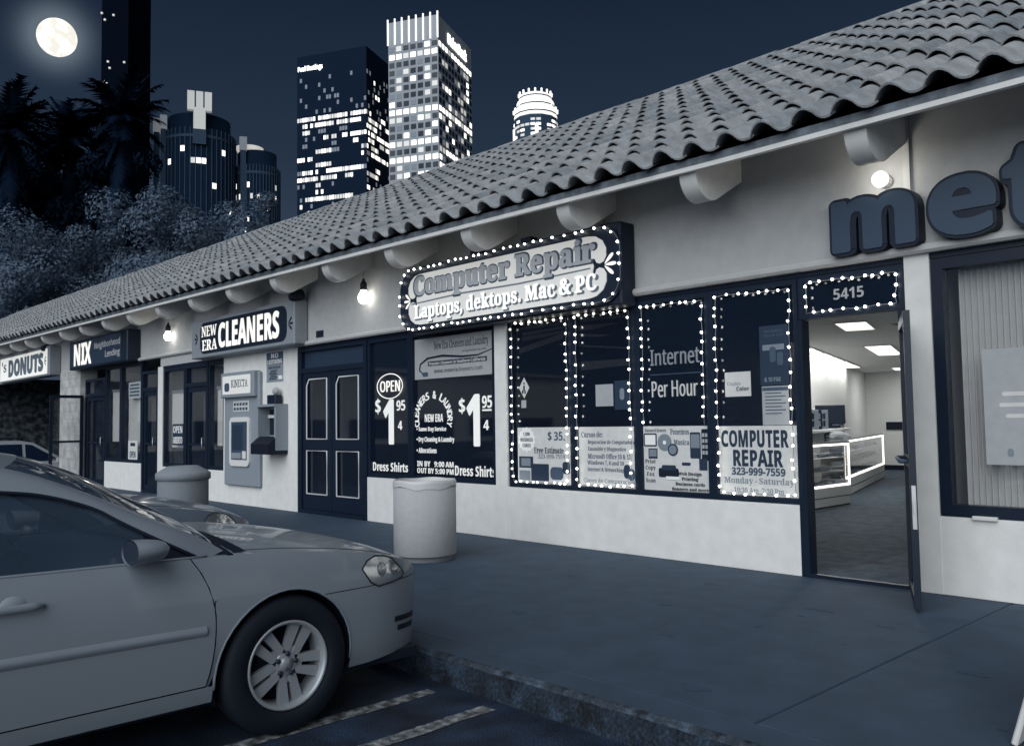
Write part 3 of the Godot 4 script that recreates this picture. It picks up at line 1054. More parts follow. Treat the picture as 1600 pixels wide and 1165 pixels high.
	text(s, "Neighborhood", "sans", m.pale_print, Vector3(0.72, 0.45, 0.296), 1.65, 0.19)
	text(s, "Lending", "sans", m.pale_print, Vector3(1.08, 0.22, 0.296), 0.92, 0.19)
	# doughnuts
	s = thing("doughnut_sign", "pale lit box sign with grey DONUTS lettering", "sign", Vector3(-27.0, 2.75, 0.0))
	g = G.new()
	g.bevel(Vector3(0, 0.4, 0.145), Vector3(5.0, 0.78, 0.29), 0.02)
	part("cabinet", g, m.sign_side, s)
	g = G.new()
	g.span(-2.46, 2.35, 0.06, 0.72, 0.29, 0.296)
	part("face", g, m.sign_donuts, s)
	text(s, "DONUTS", "sans bold heavy outline", m.sign_shadow, Vector3(0.25, 0.39, 0.296), 3.5, 0.5, 0.006)
	text(s, "'s", "serif bold italic", m.mid_print, Vector3(-2.0, 0.46, 0.296), 0.5, 0.3)
	petals(s, Vector3(2.1, 0.4, 0.297), 1, 1.6, m.mid_print)
	flood_lamp(Vector3(-24.9, 3.48, 0.2), "black flood lamp over the end of the DONUTS sign")
	# phone shop letters, each its own box
	s = thing("phone_shop_letters", "big dark lower case box letters m, e and t on the upper wall", "sign letters", Vector3(-2.6, 2.65, 0.0))
	for q in [["m", -3.315, -2.6, 2.655, 3.125], ["e", -2.545, -2.03, 2.65, 3.14], ["t", -2.03, -1.62, 2.63, 3.27]]:
		var c := Vector3((q[1] + q[2]) / 2 + 2.6, (q[3] + q[4]) / 2 - 2.65, 0.0)
		var l := text(s, q[0], "sans bold heavy outline fat", m.letter_side, c, q[2] - q[1], q[4] - q[3], 0.13, "letter")
		text(s, q[0], "sans bold heavy", m.letter_face, c + Vector3(0, 0, 0.1305), q[2] - q[1] - 0.045, q[4] - q[3] - 0.045, 0.006, "letter_face")
	# bare bulbs
	lamp_bulb(Vector3(-10.195, 3.12, 0.11), 0.012, "bare bulb between the Cleaners and Computer Repair signs", 3.72)
	lamp_bulb(Vector3(-17.15, 3.155, 0.11), 0.013, "bare bulb between the lending and New Era signs", 3.8)
	var t := thing("globe_lamp", "small glowing globe lamp on the wall above the letter m", "lamp", Vector3(-2.88, 3.215, 0.0))
	g = G.new(true)
	g.ball(Vector3(0, 0, 0.13), 0.062, 12)
	part("bulb", g, m.bulb_glow, t)
	g = G.new(true)
	g.lathe([[0.05, 0.0], [0.05, 0.02], [0.025, 0.04], [0.025, 0.075]], 12, Transform3D(Basis(Vector3.RIGHT, PI / 2), Vector3.ZERO))
	part("base", g, m.trim, t)
	var l := OmniLight3D.new()
	l.name = "globe_light"
	l.light_color = Color(1.0, 0.98, 0.93)
	l.light_energy = 0.04
	l.light_size = 0.06
	l.omni_range = 40
	l.omni_attenuation = 2
	l.shadow_enabled = true
	l.position = Vector3(0, 0, 0.13)
	t.add_child(l)

func poster(called: String, label: String, cat: String, x0: float, x1: float, y0: float, y1: float, mt: Material, z := -0.058) -> Node3D:
	var t := thing(called, label, cat, Vector3((x0 + x1) / 2, y0, z))
	sheet(t, x1 - x0, y1 - y0, mt)
	return t

func blob(parent: Node3D, called: String, x0: float, x1: float, y0: float, y1: float, mt: Material, z := 0.003, r := 0.0, d := 0.002):
	var g := G.new()
	if r > 0: g.prism(capsule(x0, x1, y0, y1, r, 4), z, z + d)
	else: g.span(x0, x1, y0, y1, z, z + d)
	return part(called, g, mt, parent)

func make_window_things():
	# fairy lights: one loop a window
	var wins := [[-7.31, -6.44], [-6.30, -5.56], [-5.40, -4.68], [-4.53, -3.78]]
	var who := ["over the Free Estimate poster", "over the Cursos poster", "round the Internet Per Hour neon", "round the COMPUTER REPAIR poster"]
	for i in 4:
		var a: float = wins[i][0]
		var c: float = wins[i][1]
		var zz := -0.016
		var top := 2.485
		var bot := 0.67 if i != 2 else 1.28
		var path := [Vector3(a, bot, zz), Vector3(a, top, zz), Vector3(c, top - 0.01, zz), Vector3(c, bot, zz)]
		if i != 2: path.append(Vector3(a, bot, zz))
		bulbs_along("string_light", "string of tiny bulbs hung in the window " + who[i], path, 0.104)
	bulbs_along("string_light", "string of tiny bulbs round the transom numbered 5415", [Vector3(-3.62, 2.24, -0.014), Vector3(-3.62, 2.49, -0.014), Vector3(-2.85, 2.49, -0.014), Vector3(-2.85, 2.24, -0.014), Vector3(-3.62, 2.235, -0.014)], 0.085)

	# poster 1
	var p := poster("window_poster", "pale poster reading Free Estimate in the shop window", "poster", -7.27, -6.43, 0.655, 1.285, m.paper)
	var bu := PackedVector2Array()
	for i in 28: bu.append(Vector2.from_angle(TAU * i / 28) * (0.145 if i % 2 else 0.125) + Vector2(-0.27, 0.49))
	var g := G.new()
	g.prism(bu, 0.003, 0.005)
	part("starburst", g, m.vinyl, p)
	text(p, "1,000\nBUSINESS\nCARDS", "sans bold", m.dark_print, Vector3(-0.27, 0.49, 0.005), 0.2, 0.17, 0.002)
	text(p, "$ 35.", "sans bold", m.mid_print, Vector3(0.2, 0.53, 0.003), 0.26, 0.11, 0.002)
	text(p, "Free Estimate", "serif bold", m.dark_print, Vector3(0.08, 0.375, 0.0055), 0.46, 0.07, 0.002)
	text(p, "323-999-7559", "sans bold", m.grey_print, Vector3(0.12, 0.305, 0.003), 0.42, 0.05, 0.002)
	blob(p, "printed_box", -0.4, -0.17, 0.17, 0.3, m.dark_print)
	blob(p, "printed_box", -0.36, -0.21, 0.19, 0.28, m.grey_print, 0.005)
	blob(p, "printed_box", -0.2, 0.08, 0.03, 0.22, m.dark_print, 0.007)
	blob(p, "printed_box", -0.4, -0.22, 0.03, 0.14, m.grey_print)
	blob(p, "printed_box", 0.1, 0.3, 0.05, 0.19, m.mid_print, 0.003, 0.05)
	blob(p, "printed_box", 0.29, 0.4, 0.12, 0.25, m.dark_print, 0.005, 0.03)
	# poster 2
	p = poster("window_poster", "pale poster listing Cursos courses in the shop window", "poster", -6.32, -5.53, 0.655, 1.285, m.paper)
	text(p, "Cursos de:", "serif bold", m.mid_print, Vector3(-0.2, 0.55, 0.003), 0.3, 0.06, 0.002)
	var lines := ["Reparacion de Computadoras", "Ensamble y Diagnostico", "Microsoft Office 10 & 13", "Windows 7, 8 and 10", "Internet & Networking"]
	for i in 5: text(p, lines[i], "serif bold", m.mid_print, Vector3(-0.02 + [0.09, 0.02, 0.05, 0.0, 0.0][i], 0.465 - i * 0.072, 0.003), [0.66, 0.52, 0.58, 0.5, 0.5][i], 0.055, 0.002)
	text(p, "Clases de Computacion", "serif bold", m.grey_print, Vector3(0.02, 0.06, 0.003), 0.7, 0.06, 0.002)
	blob(p, "printed_figure", 0.23, 0.31, 0.1, 0.24, m.dark_print, 0.005, 0.035)
	blob(p, "printed_figure", 0.29, 0.37, 0.08, 0.2, m.mid_print, 0.007, 0.035)
	# poster 3
	p = poster("window_poster", "pale poster with printer and phone reading Print Copy Fax Scan", "poster", -5.44, -4.65, 0.655, 1.285, m.paper)
	text(p, "Password Remove", "serif bold", m.mid_print, Vector3(-0.24, 0.59, 0.003), 0.26, 0.035, 0.002)
	text(p, "Ponemos", "serif bold", m.mid_print, Vector3(0.05, 0.575, 0.003), 0.22, 0.055, 0.002)
	text(p, "Musica", "serif bold", m.mid_print, Vector3(0.07, 0.475, 0.003), 0.18, 0.055, 0.002)
	blob(p, "printed_tablet", -0.385, -0.225, 0.43, 0.56, m.dark_print, 0.003, 0.015)
	blob(p, "printed_tablet", -0.37, -0.24, 0.445, 0.545, m.vinyl, 0.005)
	for q in [[-0.13, 0.47, 0.085, m.grey_print, 0.003], [-0.13, 0.47, 0.02, m.vinyl, 0.005], [-0.03, 0.4, 0.06, m.dark_print, 0.007], [-0.03, 0.4, 0.045, m.grey_print, 0.009]]:
		blob(p, "printed_disc", q[0] - q[2], q[0] + q[2], q[1] - q[2], q[1] + q[2], q[3], q[4], q[2] - 0.001)
	blob(p, "printed_laptop", -0.33, -0.22, 0.31, 0.41, m.dark_print)
	blob(p, "printed_laptop", -0.32, -0.23, 0.33, 0.4, m.grey_print, 0.005)
	blob(p, "printed_phone", 0.17, 0.29, 0.32, 0.57, m.dark_print, 0.003, 0.015)
	blob(p, "printed_phone", 0.18, 0.28, 0.42, 0.55, m.grey_print, 0.005)
	blob(p, "printed_phone", 0.3, 0.38, 0.3, 0.6, m.black_print, 0.003, 0.015)
	for k in 8: blob(p, "printed_icon", 0.308 + (k % 2) * 0.035, 0.334 + (k % 2) * 0.035, 0.36 + int(k / 2.0) * 0.055, 0.395 + int(k / 2.0) * 0.055, m.paper_dim, 0.005)
	blob(p, "printed_card", 0.27, 0.36, 0.21, 0.32, m.dark_print, 0.005)
	blob(p, "printed_stick", 0.07, 0.17, 0.25, 0.28, m.dark_print, 0.003, 0.01)
	blob(p, "printed_printer", -0.21, 0.03, 0.13, 0.22, m.black_print, 0.003, 0.02)
	blob(p, "printed_printer", -0.17, 0.0, 0.2, 0.25, m.dark_print, 0.005, 0.02)
	blob(p, "printed_printer", -0.12, 0.04, 0.11, 0.14, m.vinyl, 0.007)
	text(p, "Print\nCopy\nFax\nScan", "serif bold", m.black_print, Vector3(-0.31, 0.19, 0.003), 0.13, 0.23, 0.002)
	text(p, "Web Design\nPrinting\nBusiness cards\nBanners and more", "serif bold", m.black_print, Vector3(0.16, 0.1, 0.0095), 0.42, 0.18, 0.002)
	# poster 4
	p = poster("window_poster", "pale poster with big COMPUTER REPAIR lettering beside the doorway", "poster", -4.555, -3.755, 0.655, 1.28, m.paper)
	text(p, "COMPUTER", "sans bold heavy", m.dark_print, Vector3(-0.03, 0.51, 0.003), 0.68, 0.155, 0.002)
	text(p, "REPAIR", "sans bold heavy", m.dark_print, Vector3(0, 0.335, 0.003), 0.5, 0.15, 0.002)
	text(p, "323-999-7559", "sans bold heavy", m.mid_print, Vector3(0, 0.215, 0.003), 0.54, 0.07, 0.002)
	text(p, "Monday - Saturday", "serif bold", m.grey_print, Vector3(0, 0.125, 0.003), 0.7, 0.075, 0.002)
	text(p, "10:30 Am  7:30 Pm", "serif bold", m.grey_print, Vector3(0, 0.045, 0.003), 0.5, 0.05, 0.002)
	# small papers in the dark panes
	p = poster("paper_notice", "small white notice reading Copias Color", "notice", -4.47, -4.2, 1.55, 1.775, m.paper)
	text(p, "Copias", "sans", m.grey_print, Vector3(-0.04, 0.115, 0.003), 0.14, 0.04, 0.002)
	text(p, "Color", "sans bold", m.black_print, Vector3(0.05, 0.07, 0.003), 0.13, 0.04, 0.002)
	p = poster("paper_notice", "tall pale price sheet with rows of small print by the doorway", "notice", -4.09, -3.83, 1.285, 1.63, m.paper_dim)
	for i in 7: blob(p, "printed_line", -0.1, 0.06 + 0.04 * (i % 2), 0.1 + i * 0.03, 0.108 + i * 0.03, m.mid_print)
	blob(p, "printed_band", -0.125, 0.125, 0.305, 0.335, m.mid_print)
	p = poster("picture_poster", "dark poster with pale figures above the price sheet", "poster", -4.1, -3.82, 1.64, 2.17, m.sign_navy)
	blob(p, "printed_band", -0.11, 0.1, 0.31, 0.36, m.grey_print)
	blob(p, "printed_figure", -0.04, 0.02, 0.2, 0.34, m.mid_print, 0.005, 0.025)
	blob(p, "printed_figure", 0.03, 0.09, 0.17, 0.29, m.mid_print, 0.005, 0.025)
	text(p, "UNLIMITED\nTALK & TEXT", "sans bold", m.mid_print, Vector3(0, 0.46, 0.003), 0.2, 0.06, 0.002)
	text(p, "& 10 PAK", "sans bold", m.grey_print, Vector3(-0.02, 0.05, 0.003), 0.16, 0.04, 0.002)
	p = poster("paper_notice", "small grey card hung in the second dark pane", "notice", -6.06, -5.82, 1.5, 1.73, m.paper_dim)
	p = poster("dark_plaque", "dark oval plaque beside the small grey card", "plaque", -5.8, -5.6, 1.46, 1.76, m.sign_navy)
	blob(p, "emblem", -0.03, 0.03, 0.1, 0.22, m.grey_print, 0.003, 0.028)
	p = thing("walking_sign", "small pale diamond with a walking figure", "sticker", Vector3(-7.15, 1.62, -0.058))  # flat diamond with a figure, set on the glass
	g = G.new()
	g.prism(PackedVector2Array([Vector2(0, 0), Vector2(0.085, 0.12), Vector2(0, 0.24), Vector2(-0.085, 0.12)]), 0.0, 0.003)
	part("diamond", g, m.paper, p)
	blob(p, "figure", -0.012, 0.012, 0.09, 0.15, m.black_print, 0.003, 0.01)
	blob(p, "figure", -0.012, 0.012, 0.16, 0.184, m.black_print, 0.003, 0.011)
	blob(p, "figure", -0.035, -0.01, 0.055, 0.095, m.black_print, 0.003, 0.01)
	blob(p, "figure", 0.005, 0.025, 0.05, 0.095, m.black_print, 0.003, 0.009)
	blob(p, "plate", -0.05, 0.03, -0.11, -0.02, m.paper_dim, 0.0)
	# added pale slats behind the first two panes
	p = thing("reflection_strips", "fan of added pale slats behind the first dark panes", "reflections", Vector3(-6.45, 1.9, -0.1))  # flat strips added to imitate what the glass mirrors
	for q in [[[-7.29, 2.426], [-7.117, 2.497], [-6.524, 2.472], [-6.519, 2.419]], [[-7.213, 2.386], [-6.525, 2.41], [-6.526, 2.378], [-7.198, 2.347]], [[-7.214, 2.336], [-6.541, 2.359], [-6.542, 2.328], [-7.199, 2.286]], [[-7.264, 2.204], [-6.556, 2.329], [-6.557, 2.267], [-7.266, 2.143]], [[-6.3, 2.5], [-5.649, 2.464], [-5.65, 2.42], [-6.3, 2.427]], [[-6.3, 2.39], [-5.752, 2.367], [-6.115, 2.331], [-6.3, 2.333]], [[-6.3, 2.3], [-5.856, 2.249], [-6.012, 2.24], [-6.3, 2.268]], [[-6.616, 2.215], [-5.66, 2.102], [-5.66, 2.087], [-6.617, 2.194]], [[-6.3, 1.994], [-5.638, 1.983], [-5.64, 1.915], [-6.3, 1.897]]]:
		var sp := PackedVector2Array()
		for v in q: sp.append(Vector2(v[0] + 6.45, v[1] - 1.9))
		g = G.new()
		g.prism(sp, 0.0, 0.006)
		part("reflection_strip", g, m.vinyl, p)
	# neon words
	p = thing("neon_words", "neon tube words Internet and Per Hour in a dark pane", "neon sign", Vector3(-5.03, 1.6, -0.055))
	text(p, "Internet", "sans", m.word_neon_dim, Vector3(0, 0.365, 0.0), 0.58, 0.16, 0.01)
	text(p, "Per Hour", "sans", m.word_neon, Vector3(-0.01, 0.05, 0.0), 0.54, 0.16, 0.01)
	g = G.new()
	g.span(-0.3, 0.3, 0.19, 0.2, -0.001, 0.002)
	part("bar", g, m.frame_mid, p)
	# street number in the transom
	p = thing("street_number", "white street number 5415 on the transom glass", "number", Vector3(-3.26, 2.3, -0.058))
	text(p, "5415", "sans bold", m.paper_dim, Vector3(0, 0.075, 0), 0.26, 0.09)

	# cleaners' windows
	p = poster("cleaners_banner", "pale banner with script New Era Cleaners and Laundry", "banner", -9.235, -7.66, 1.93, 2.46, m.paper_dim)
	text(p, "New Era Cleaners and Laundry", "serif italic", m.black_print, Vector3(0.16, 0.41, 0.003), 1.06, 0.13, 0.002)
	text(p, "Serving Pasadena Since 1982", "serif italic", m.dark_print, Vector3(0.42, 0.315, 0.003), 0.45, 0.03, 0.002)
	g = G.new(true)
	g.tube([Vector3(-0.6, 0.06, 0.005), Vector3(-0.68, 0.12, 0.005), Vector3(-0.66, 0.2, 0.005), Vector3(-0.5, 0.27, 0.005), Vector3(-0.2, 0.285, 0.005), Vector3(0.2, 0.25, 0.005), Vector3(0.5, 0.25, 0.005), Vector3(0.77, 0.31, 0.005)], [0.006, 0.01, 0.012, 0.014, 0.016, 0.014, 0.01, 0.005], 5)
	part("swoosh", g, m.black_print, p)
	blob(p, "printed_drop", -0.62, -0.5, 0.03, 0.09, m.mid_print, 0.003, 0.028)
	blob(p, "printed_band", -0.5, 0.66, 0.165, 0.225, m.dark_print)
	text(p, "Premier Cleaners in Southern California", "sans bold", m.paper, Vector3(0.08, 0.195, 0.005), 1.1, 0.04, 0.002)
	text(p, "www.neweracleaners.com", "sans", m.black_print, Vector3(0.1, 0.095, 0.003), 0.95, 0.055, 0.002)
	p = thing("window_lettering", "white window lettering Cleaners and Laundry with prices and hours", "lettering", Vector3(-8.44, 0.7, -0.059))
	var arc := "CLEANERS & LAUNDRY"
	for i in arc.length():
		if arc[i] == " ": continue
		var a := deg_to_rad(196 - 212.0 * i / (arc.length() - 1))
		var ch := text(p, arc[i], "sans bold", m.vinyl_lit, Vector3.ZERO, 0.066 if arc[i] != "&" else 0.075, 0.1, 0.003, "letter")
		var xf := ch.transform
		ch.transform = Transform3D(Basis(Vector3.BACK, a - PI / 2), Vector3(-0.42 + cos(a) * 0.35, 0.72 + sin(a) * 0.3, 0)) * xf
	text(p, "NEW ERA", "sans bold", m.vinyl_lit, Vector3(-0.4, 0.72, 0), 0.38, 0.1)
	text(p, "• Same Day Service", "sans bold", m.vinyl_lit, Vector3(-0.46, 0.57, 0), 0.62, 0.075)
	text(p, "• Dry Cleaning & Laundry", "sans bold", m.vinyl_lit, Vector3(-0.38, 0.435, 0), 0.78, 0.085)
	text(p, "• Alterations", "sans bold", m.vinyl_lit, Vector3(-0.56, 0.3, 0), 0.42, 0.07)
	text(p, "• IN BY   9:00 AM", "sans bold", m.vinyl_lit, Vector3(-0.42, 0.125, 0), 0.82, 0.07)
	text(p, "• OUT BY 5:00 PM", "sans bold", m.vinyl_lit, Vector3(-0.42, 0.035, 0), 0.82, 0.07)
	text(p, "Dress Shirts", "sans bold", m.vinyl_lit, Vector3(0.4, 0.06, 0), 0.76, 0.13)
	text(p, "$", "sans bold", m.vinyl_lit, Vector3(0.17, 0.86, 0), 0.12, 0.2)
	text(p, "1", "sans bold heavy", m.vinyl_lit, Vector3(0.38, 0.68, 0), 0.25, 0.64)
	text(p, "95", "sans bold", m.vinyl_lit, Vector3(0.64, 0.9, 0), 0.18, 0.15)
	blob(p, "rule", 0.55, 0.72, 0.79, 0.81, m.vinyl_lit, 0.0)
	text(p, "4", "sans bold", m.vinyl_lit, Vector3(0.62, 0.62, 0), 0.1, 0.12)
	p = thing("window_lettering", "white Dress Shirts price lettering on the narrow cleaners window", "lettering", Vector3(-9.8, 0.7, -0.059))
	text(p, "$", "sans bold", m.vinyl_lit, Vector3(-0.3, 0.9, 0), 0.13, 0.22)
	text(p, "1", "sans bold heavy", m.vinyl_lit, Vector3(-0.05, 0.68, 0), 0.25, 0.62)
	text(p, "95", "sans bold", m.vinyl_lit, Vector3(0.24, 0.9, 0), 0.2, 0.14)
	text(p, "4", "sans bold", m.vinyl_lit, Vector3(0.22, 0.63, 0), 0.1, 0.12)
	text(p, "Dress Shirts", "sans bold", m.vinyl_lit, Vector3(-0.02, 0.065, 0), 0.82, 0.125)
	p = thing("neon_open_sign", "thin neon OPEN sign with an oval tube", "neon sign", Vector3(-9.8, 1.72, -0.055))
	g = G.new(true)
	var ov := []
	for i in 33: ov.append(Vector3(cos(TAU * i / 32) * 0.3, 0.15 + sin(TAU * i / 32) * 0.17, 0.01))
	g.tube(ov, 0.007, 5)
	part("oval", g, m.neon, p)
	text(p, "OPEN", "sans", m.neon, Vector3(0, 0.15, 0), 0.46, 0.15, 0.01)
	# small signs in the shops further along
	p = poster("open_sign", "white OPEN sign hung low in the shop window by the pier", "sign", -17.3, -16.78, 1.0, 1.42, m.sign_navy)
	text(p, "OPEN", "sans bold", m.vinyl, Vector3(0, 0.31, 0.003), 0.44, 0.14)
	text(p, "ABIERTO", "sans bold", m.vinyl, Vector3(0, 0.1, 0.003), 0.44, 0.13)
	p = poster("open_sign", "small pale OPEN card on the lending shop window", "sign", -19.75, -19.2, 0.66, 1.08, m.paper)
	text(p, "OPEN", "sans bold", m.mid_print, Vector3(0, 0.12, 0.003), 0.34, 0.14)
	blob(p, "printed_band", -0.14, 0.14, 0.3, 0.37, m.dark_print)
	p = poster("hours_decal", "pale block of tiny hours lettering high on the lending window", "decal", -19.75, -19.05, 2.0, 2.36, m.paper_dim)
	for i in 4: blob(p, "printed_line", -0.3 + 0.04 * (i % 2), 0.28, 0.05 + i * 0.075, 0.09 + i * 0.075, m.mid_print)
	# pale panels on rollers, added to imitate light mirrored in the panes
	for q in [[-21.08, -20.2, 1.05, 2.2, "narrow pale blind behind the lending shop's first pane"], [-20.05, -18.98, 0.95, 2.2, "wide pale blind behind the lending shop's OPEN card"], [-18.72, -18.1, 0.95, 2.1, "pale blind behind the lending shop door"], [-17.6, -16.7, 0.95, 2.05, "pale blind behind the OPEN ABIERTO sign"], [-16.1, -15.75, 1.0, 2.05, "slim pale blind behind the glass door by the pier"], [-15.48, -14.95, 1.0, 2.05, "pale blind beside the cash machine"]]:
		p = thing("reflection_panel", q[4], "reflection", Vector3((q[0] + q[1]) / 2, q[2], -0.17))
		sheet(p, q[1] - q[0], q[3] - q[2], m.vinyl)
		blob(p, "roller", -(q[1] - q[0]) / 2, (q[1] - q[0]) / 2, q[3] - q[2], q[3] - q[2] + 0.05, m.plastic_mid, -0.02, 0.0, 0.05)
	# no loitering notice on the pier
	p = thing("loitering_notice", "grey NO LOITERING notice on the white pier", "sign", Vector3(-12.98, 2.07, -0.005))
	sheet(p, 0.56, 0.49, m.plastic_mid)
	blob(p, "band", -0.28, 0.28, 0.29, 0.49, m.mid_print)
	text(p, "NO", "sans bold", m.vinyl, Vector3(0, 0.435, 0.005), 0.24, 0.08, 0.002)
	text(p, "LOITERING", "sans bold", m.vinyl, Vector3(0, 0.335, 0.005), 0.5, 0.07, 0.002)
	text(p, "SMOKING", "sans bold", m.dark_print, Vector3(-0.02, 0.24, 0.003), 0.4, 0.045, 0.002)
	for i in 6: blob(p, "printed_line", -0.2 + 0.03 * (i % 3), 0.05 + 0.04 * (i % 2), 0.04 + i * 0.028, 0.058 + i * 0.028, m.dark_print)
	blob(p, "printed_box", 0.12, 0.25, 0.04, 0.1, m.vinyl)
	p = thing("door_plaque", "small dark number plaque above the double door", "plaque", Vector3(-11.55, 2.69, 0.0))
	blob(p, "plate", -0.1, 0.1, 0.0, 0.1, m.frame, 0.0, 0.0, 0.012)
	# phone shop: pleated curtain and a big pale poster behind the glass
	p = thing("pleated_curtain", "pale pleated curtain hung behind the phone shop window", "curtain", Vector3(-1.6, 0.6, -0.2))
	g = G.new(true)
	g.grid(func(u, v): return Vector3(-0.85 + u * 1.12, 0.02 + v * 1.93, sin(u * TAU * 26) * 0.018), 26 * 8, 1, true)
	part("cloth", g, m.white_paint, p)
	p = thing("pleated_curtain", "second pale curtain panel further along the phone shop window", "curtain", Vector3(0.2, 0.6, -0.2))
	g = G.new(true)
	g.grid(func(u, v): return Vector3(-0.6 + u * 1.5, 0.02 + v * 1.93, sin(u * TAU * 34) * 0.018), 34 * 8, 1, true)
	part("cloth", g, m.white_paint, p)
	p = poster("window_poster", "large pale poster behind the phone shop glass", "poster", -2.26, -1.45, 0.98, 1.83, m.paper_dim, -0.058)
	for q in [[-0.3, 0.42], [-0.26, 0.34], [-0.28, 0.5]]: blob(p, "printed_stroke", q[0], q[0] + 0.4, q[1], q[1] + 0.03, m.paper, 0.003, 0.014)
	blob(p, "printed_stroke", -0.26, -0.22, 0.06, 0.12, m.grey_print, 0.003, 0.018)
	blob(p, "printed_stroke", -0.12, -0.08, 0.06, 0.12, m.grey_print, 0.003, 0.018)

func make_street_things():
	# cash machine let into the pier
	var t := thing("cash_machine", "grey cash machine with a lit header set into the pier", "cash machine", Vector3(-14.05, 0.33, 0.0))
	var g := G.new()
	g.bevel(Vector3(0, 0.97, 0.03), Vector3(1.3, 1.94, 0.07), 0.015)
	part("surround", g, m.plastic_mid, t)
	g = G.new()
	g.bevel(Vector3(-0.02, 1.74, 0.07), Vector3(1.24, 0.44, 0.14), 0.015)
	part("header", g, m.plastic_mid, t)
	g = G.new()
	g.prism(capsule(-0.55, 0.5, 1.58, 1.9, 0.02, 2), 0.141, 0.148)
	part("header_face", g, m.atm_face, t)
	text(t, "KINECTA", "serif", m.mid_print, Vector3(0.1, 1.76, 0.148), 0.62, 0.13)
	blob(t, "logo", -0.47, -0.28, 1.63, 1.78, m.mid_print, 0.148, 0.05)
	g = G.new()
	g.prism(capsule(-0.38, 0.36, 0.34, 1.18, 0.1, 5), 0.066, 0.1)
	part("bezel", g, m.plastic_light, t)
	blob(t, "screen_recess", -0.3, 0.29, 0.45, 1.1, m.frame_mid, 0.1)
	blob(t, "screen", -0.26, 0.14, 0.62, 1.05, m.sign_navy, 0.102)
	blob(t, "keypad", -0.25, 0.1, 0.47, 0.57, m.plastic_mid, 0.102, 0.0, 0.02)
	blob(t, "slot", 0.14, 0.27, 0.47, 0.6, m.plastic_light, 0.102, 0.0, 0.012)
	blob(t, "sticker", -0.3, 0.3, 1.28, 1.46, m.paper, 0.066)
	for k in 10: blob(t, "card_logo", -0.27 + (k % 5) * 0.11, -0.19 + (k % 5) * 0.11, 1.3 + int(k / 5.0) * 0.08, 1.35 + int(k / 5.0) * 0.08, m.mid_print, 0.069)
	# pay phone shell
	t = thing("pay_phone", "grey wall box of a pay phone with a dark shelf", "pay phone", Vector3(-12.85, 0.9, -0.005))
	g = G.new()
	g.span(-0.31, -0.28, 0.06, 0.76, 0.0, 0.22)
	g.span(0.26, 0.31, 0.06, 0.76, 0.0, 0.22)
	g.span(-0.31, 0.31, 0.76, 0.8, 0.0, 0.24)
	g.span(-0.28, 0.26, 0.06, 0.76, 0.0, 0.02)
	part("shell", g, m.plastic_mid, t)
	blob(t, "back_panel", -0.27, 0.25, 0.3, 0.72, m.dark, 0.02)
	blob(t, "strip", -0.27, 0.25, 0.58, 0.63, m.plastic_light, 0.022, 0.0, 0.03)
	g = G.new()
	g.prism(PackedVector2Array([Vector2(0, 0), Vector2(-0.34, 0), Vector2(-0.34, 0.16), Vector2(-0.2, 0.28), Vector2(0, 0.28)]), -0.3, 0.3, Transform3D(Basis(Vector3.UP, PI / 2), Vector3.ZERO))
	part("shelf", g, m.black, t)
	t = thing("phone_top_box", "small dark box left on top of the pay phone", "box", Vector3(-12.82, 1.702, 0.09))
	g = G.new()
	g.bevel(Vector3(0, 0.075, 0), Vector3(0.28, 0.15, 0.12), 0.01)
	part("box", g, m.frame, t)
	g = G.new(true)
	g.ball(Vector3(0.05, 0.21, 0), Vector3(0.08, 0.065, 0.05), 8)
	part("crumpled_paper", g, m.paper_dim, t)
	# concrete bins
	t = thing("concrete_bin", "round concrete litter bin with a pale liner at its rim", "litter bin", Vector3(-6.95, 0, 1.55))
	g = G.new(true)
	g.lathe([[0.0, 0.0], [0.27, 0.0], [0.27, 0.05], [0.305, 0.052], [0.313, 0.06], [0.313, 0.72], [0.3, 0.728], [0.27, 0.728], [0.265, 0.6]], 48)
	part("drum", g, m.bin, t)
	g = G.new(true)
	g.grid(func(u, v):
		var a: float = u * TAU
		var hem: float = 0.715 - 0.014 * sin(a * 3.0) - 0.008 * sin(a * 7.0 + 1.0) + noise.get_noise_1d(u * 900) * 0.01
		var y: float = lerpf(hem, 0.79 + 0.004 * sin(a * 5), v)
		var r: float = 0.316 + 0.003 * absf(sin(a * 13.0)) * (1.0 - v) - (0.012 if v > 0.8 else 0.0)
		return Vector3(cos(a) * r, y, sin(a) * r), 60, 5, true)
	g.grid(func(u, v): return Vector3(cos(u * TAU) * (0.305 - v * 0.03), 0.79 + 0.004 * sin(u * TAU * 5) - v * 0.12, sin(u * TAU) * (0.305 - v * 0.03)), 60, 2, true)
	part("liner", g, m.bag, t)
	t = thing("concrete_bin", "round concrete litter bin with a sloping capped top", "litter bin", Vector3(-10.63, 0, 2.48))
	g = G.new(true)
	g.lathe([[0.0, 0.0], [0.29, 0.0], [0.3, 0.02], [0.3, 0.72]], 40)
	part("drum", g, m.bin_dark, t)
	g = G.new(true)
	g.lathe([[0.3, 0.7], [0.325, 0.71], [0.325, 0.78], [0.31, 0.795], [0.19, 0.865], [0.17, 0.872], [0.15, 0.86], [0.0, 0.855]], 40)
	part("cap", g, m.bin_dark, t)
	# sandwich board at the edge of the pavement, its corner in view
	t = thing("sandwich_board", "white folding board standing on the pavement before the phone shop", "board", Vector3(-0.975, 0.0, 2.69), deg_to_rad(90))
	for s in [-1.0, 1.0]:
		g = G.new()
		g.bevel(Vector3(0, 0.42, s * 0.13), Vector3(0.55, 0.86, 0.025), 0.006, Basis(Vector3.RIGHT, -s * 0.28))
		part("panel", g, m.white_paint, t)
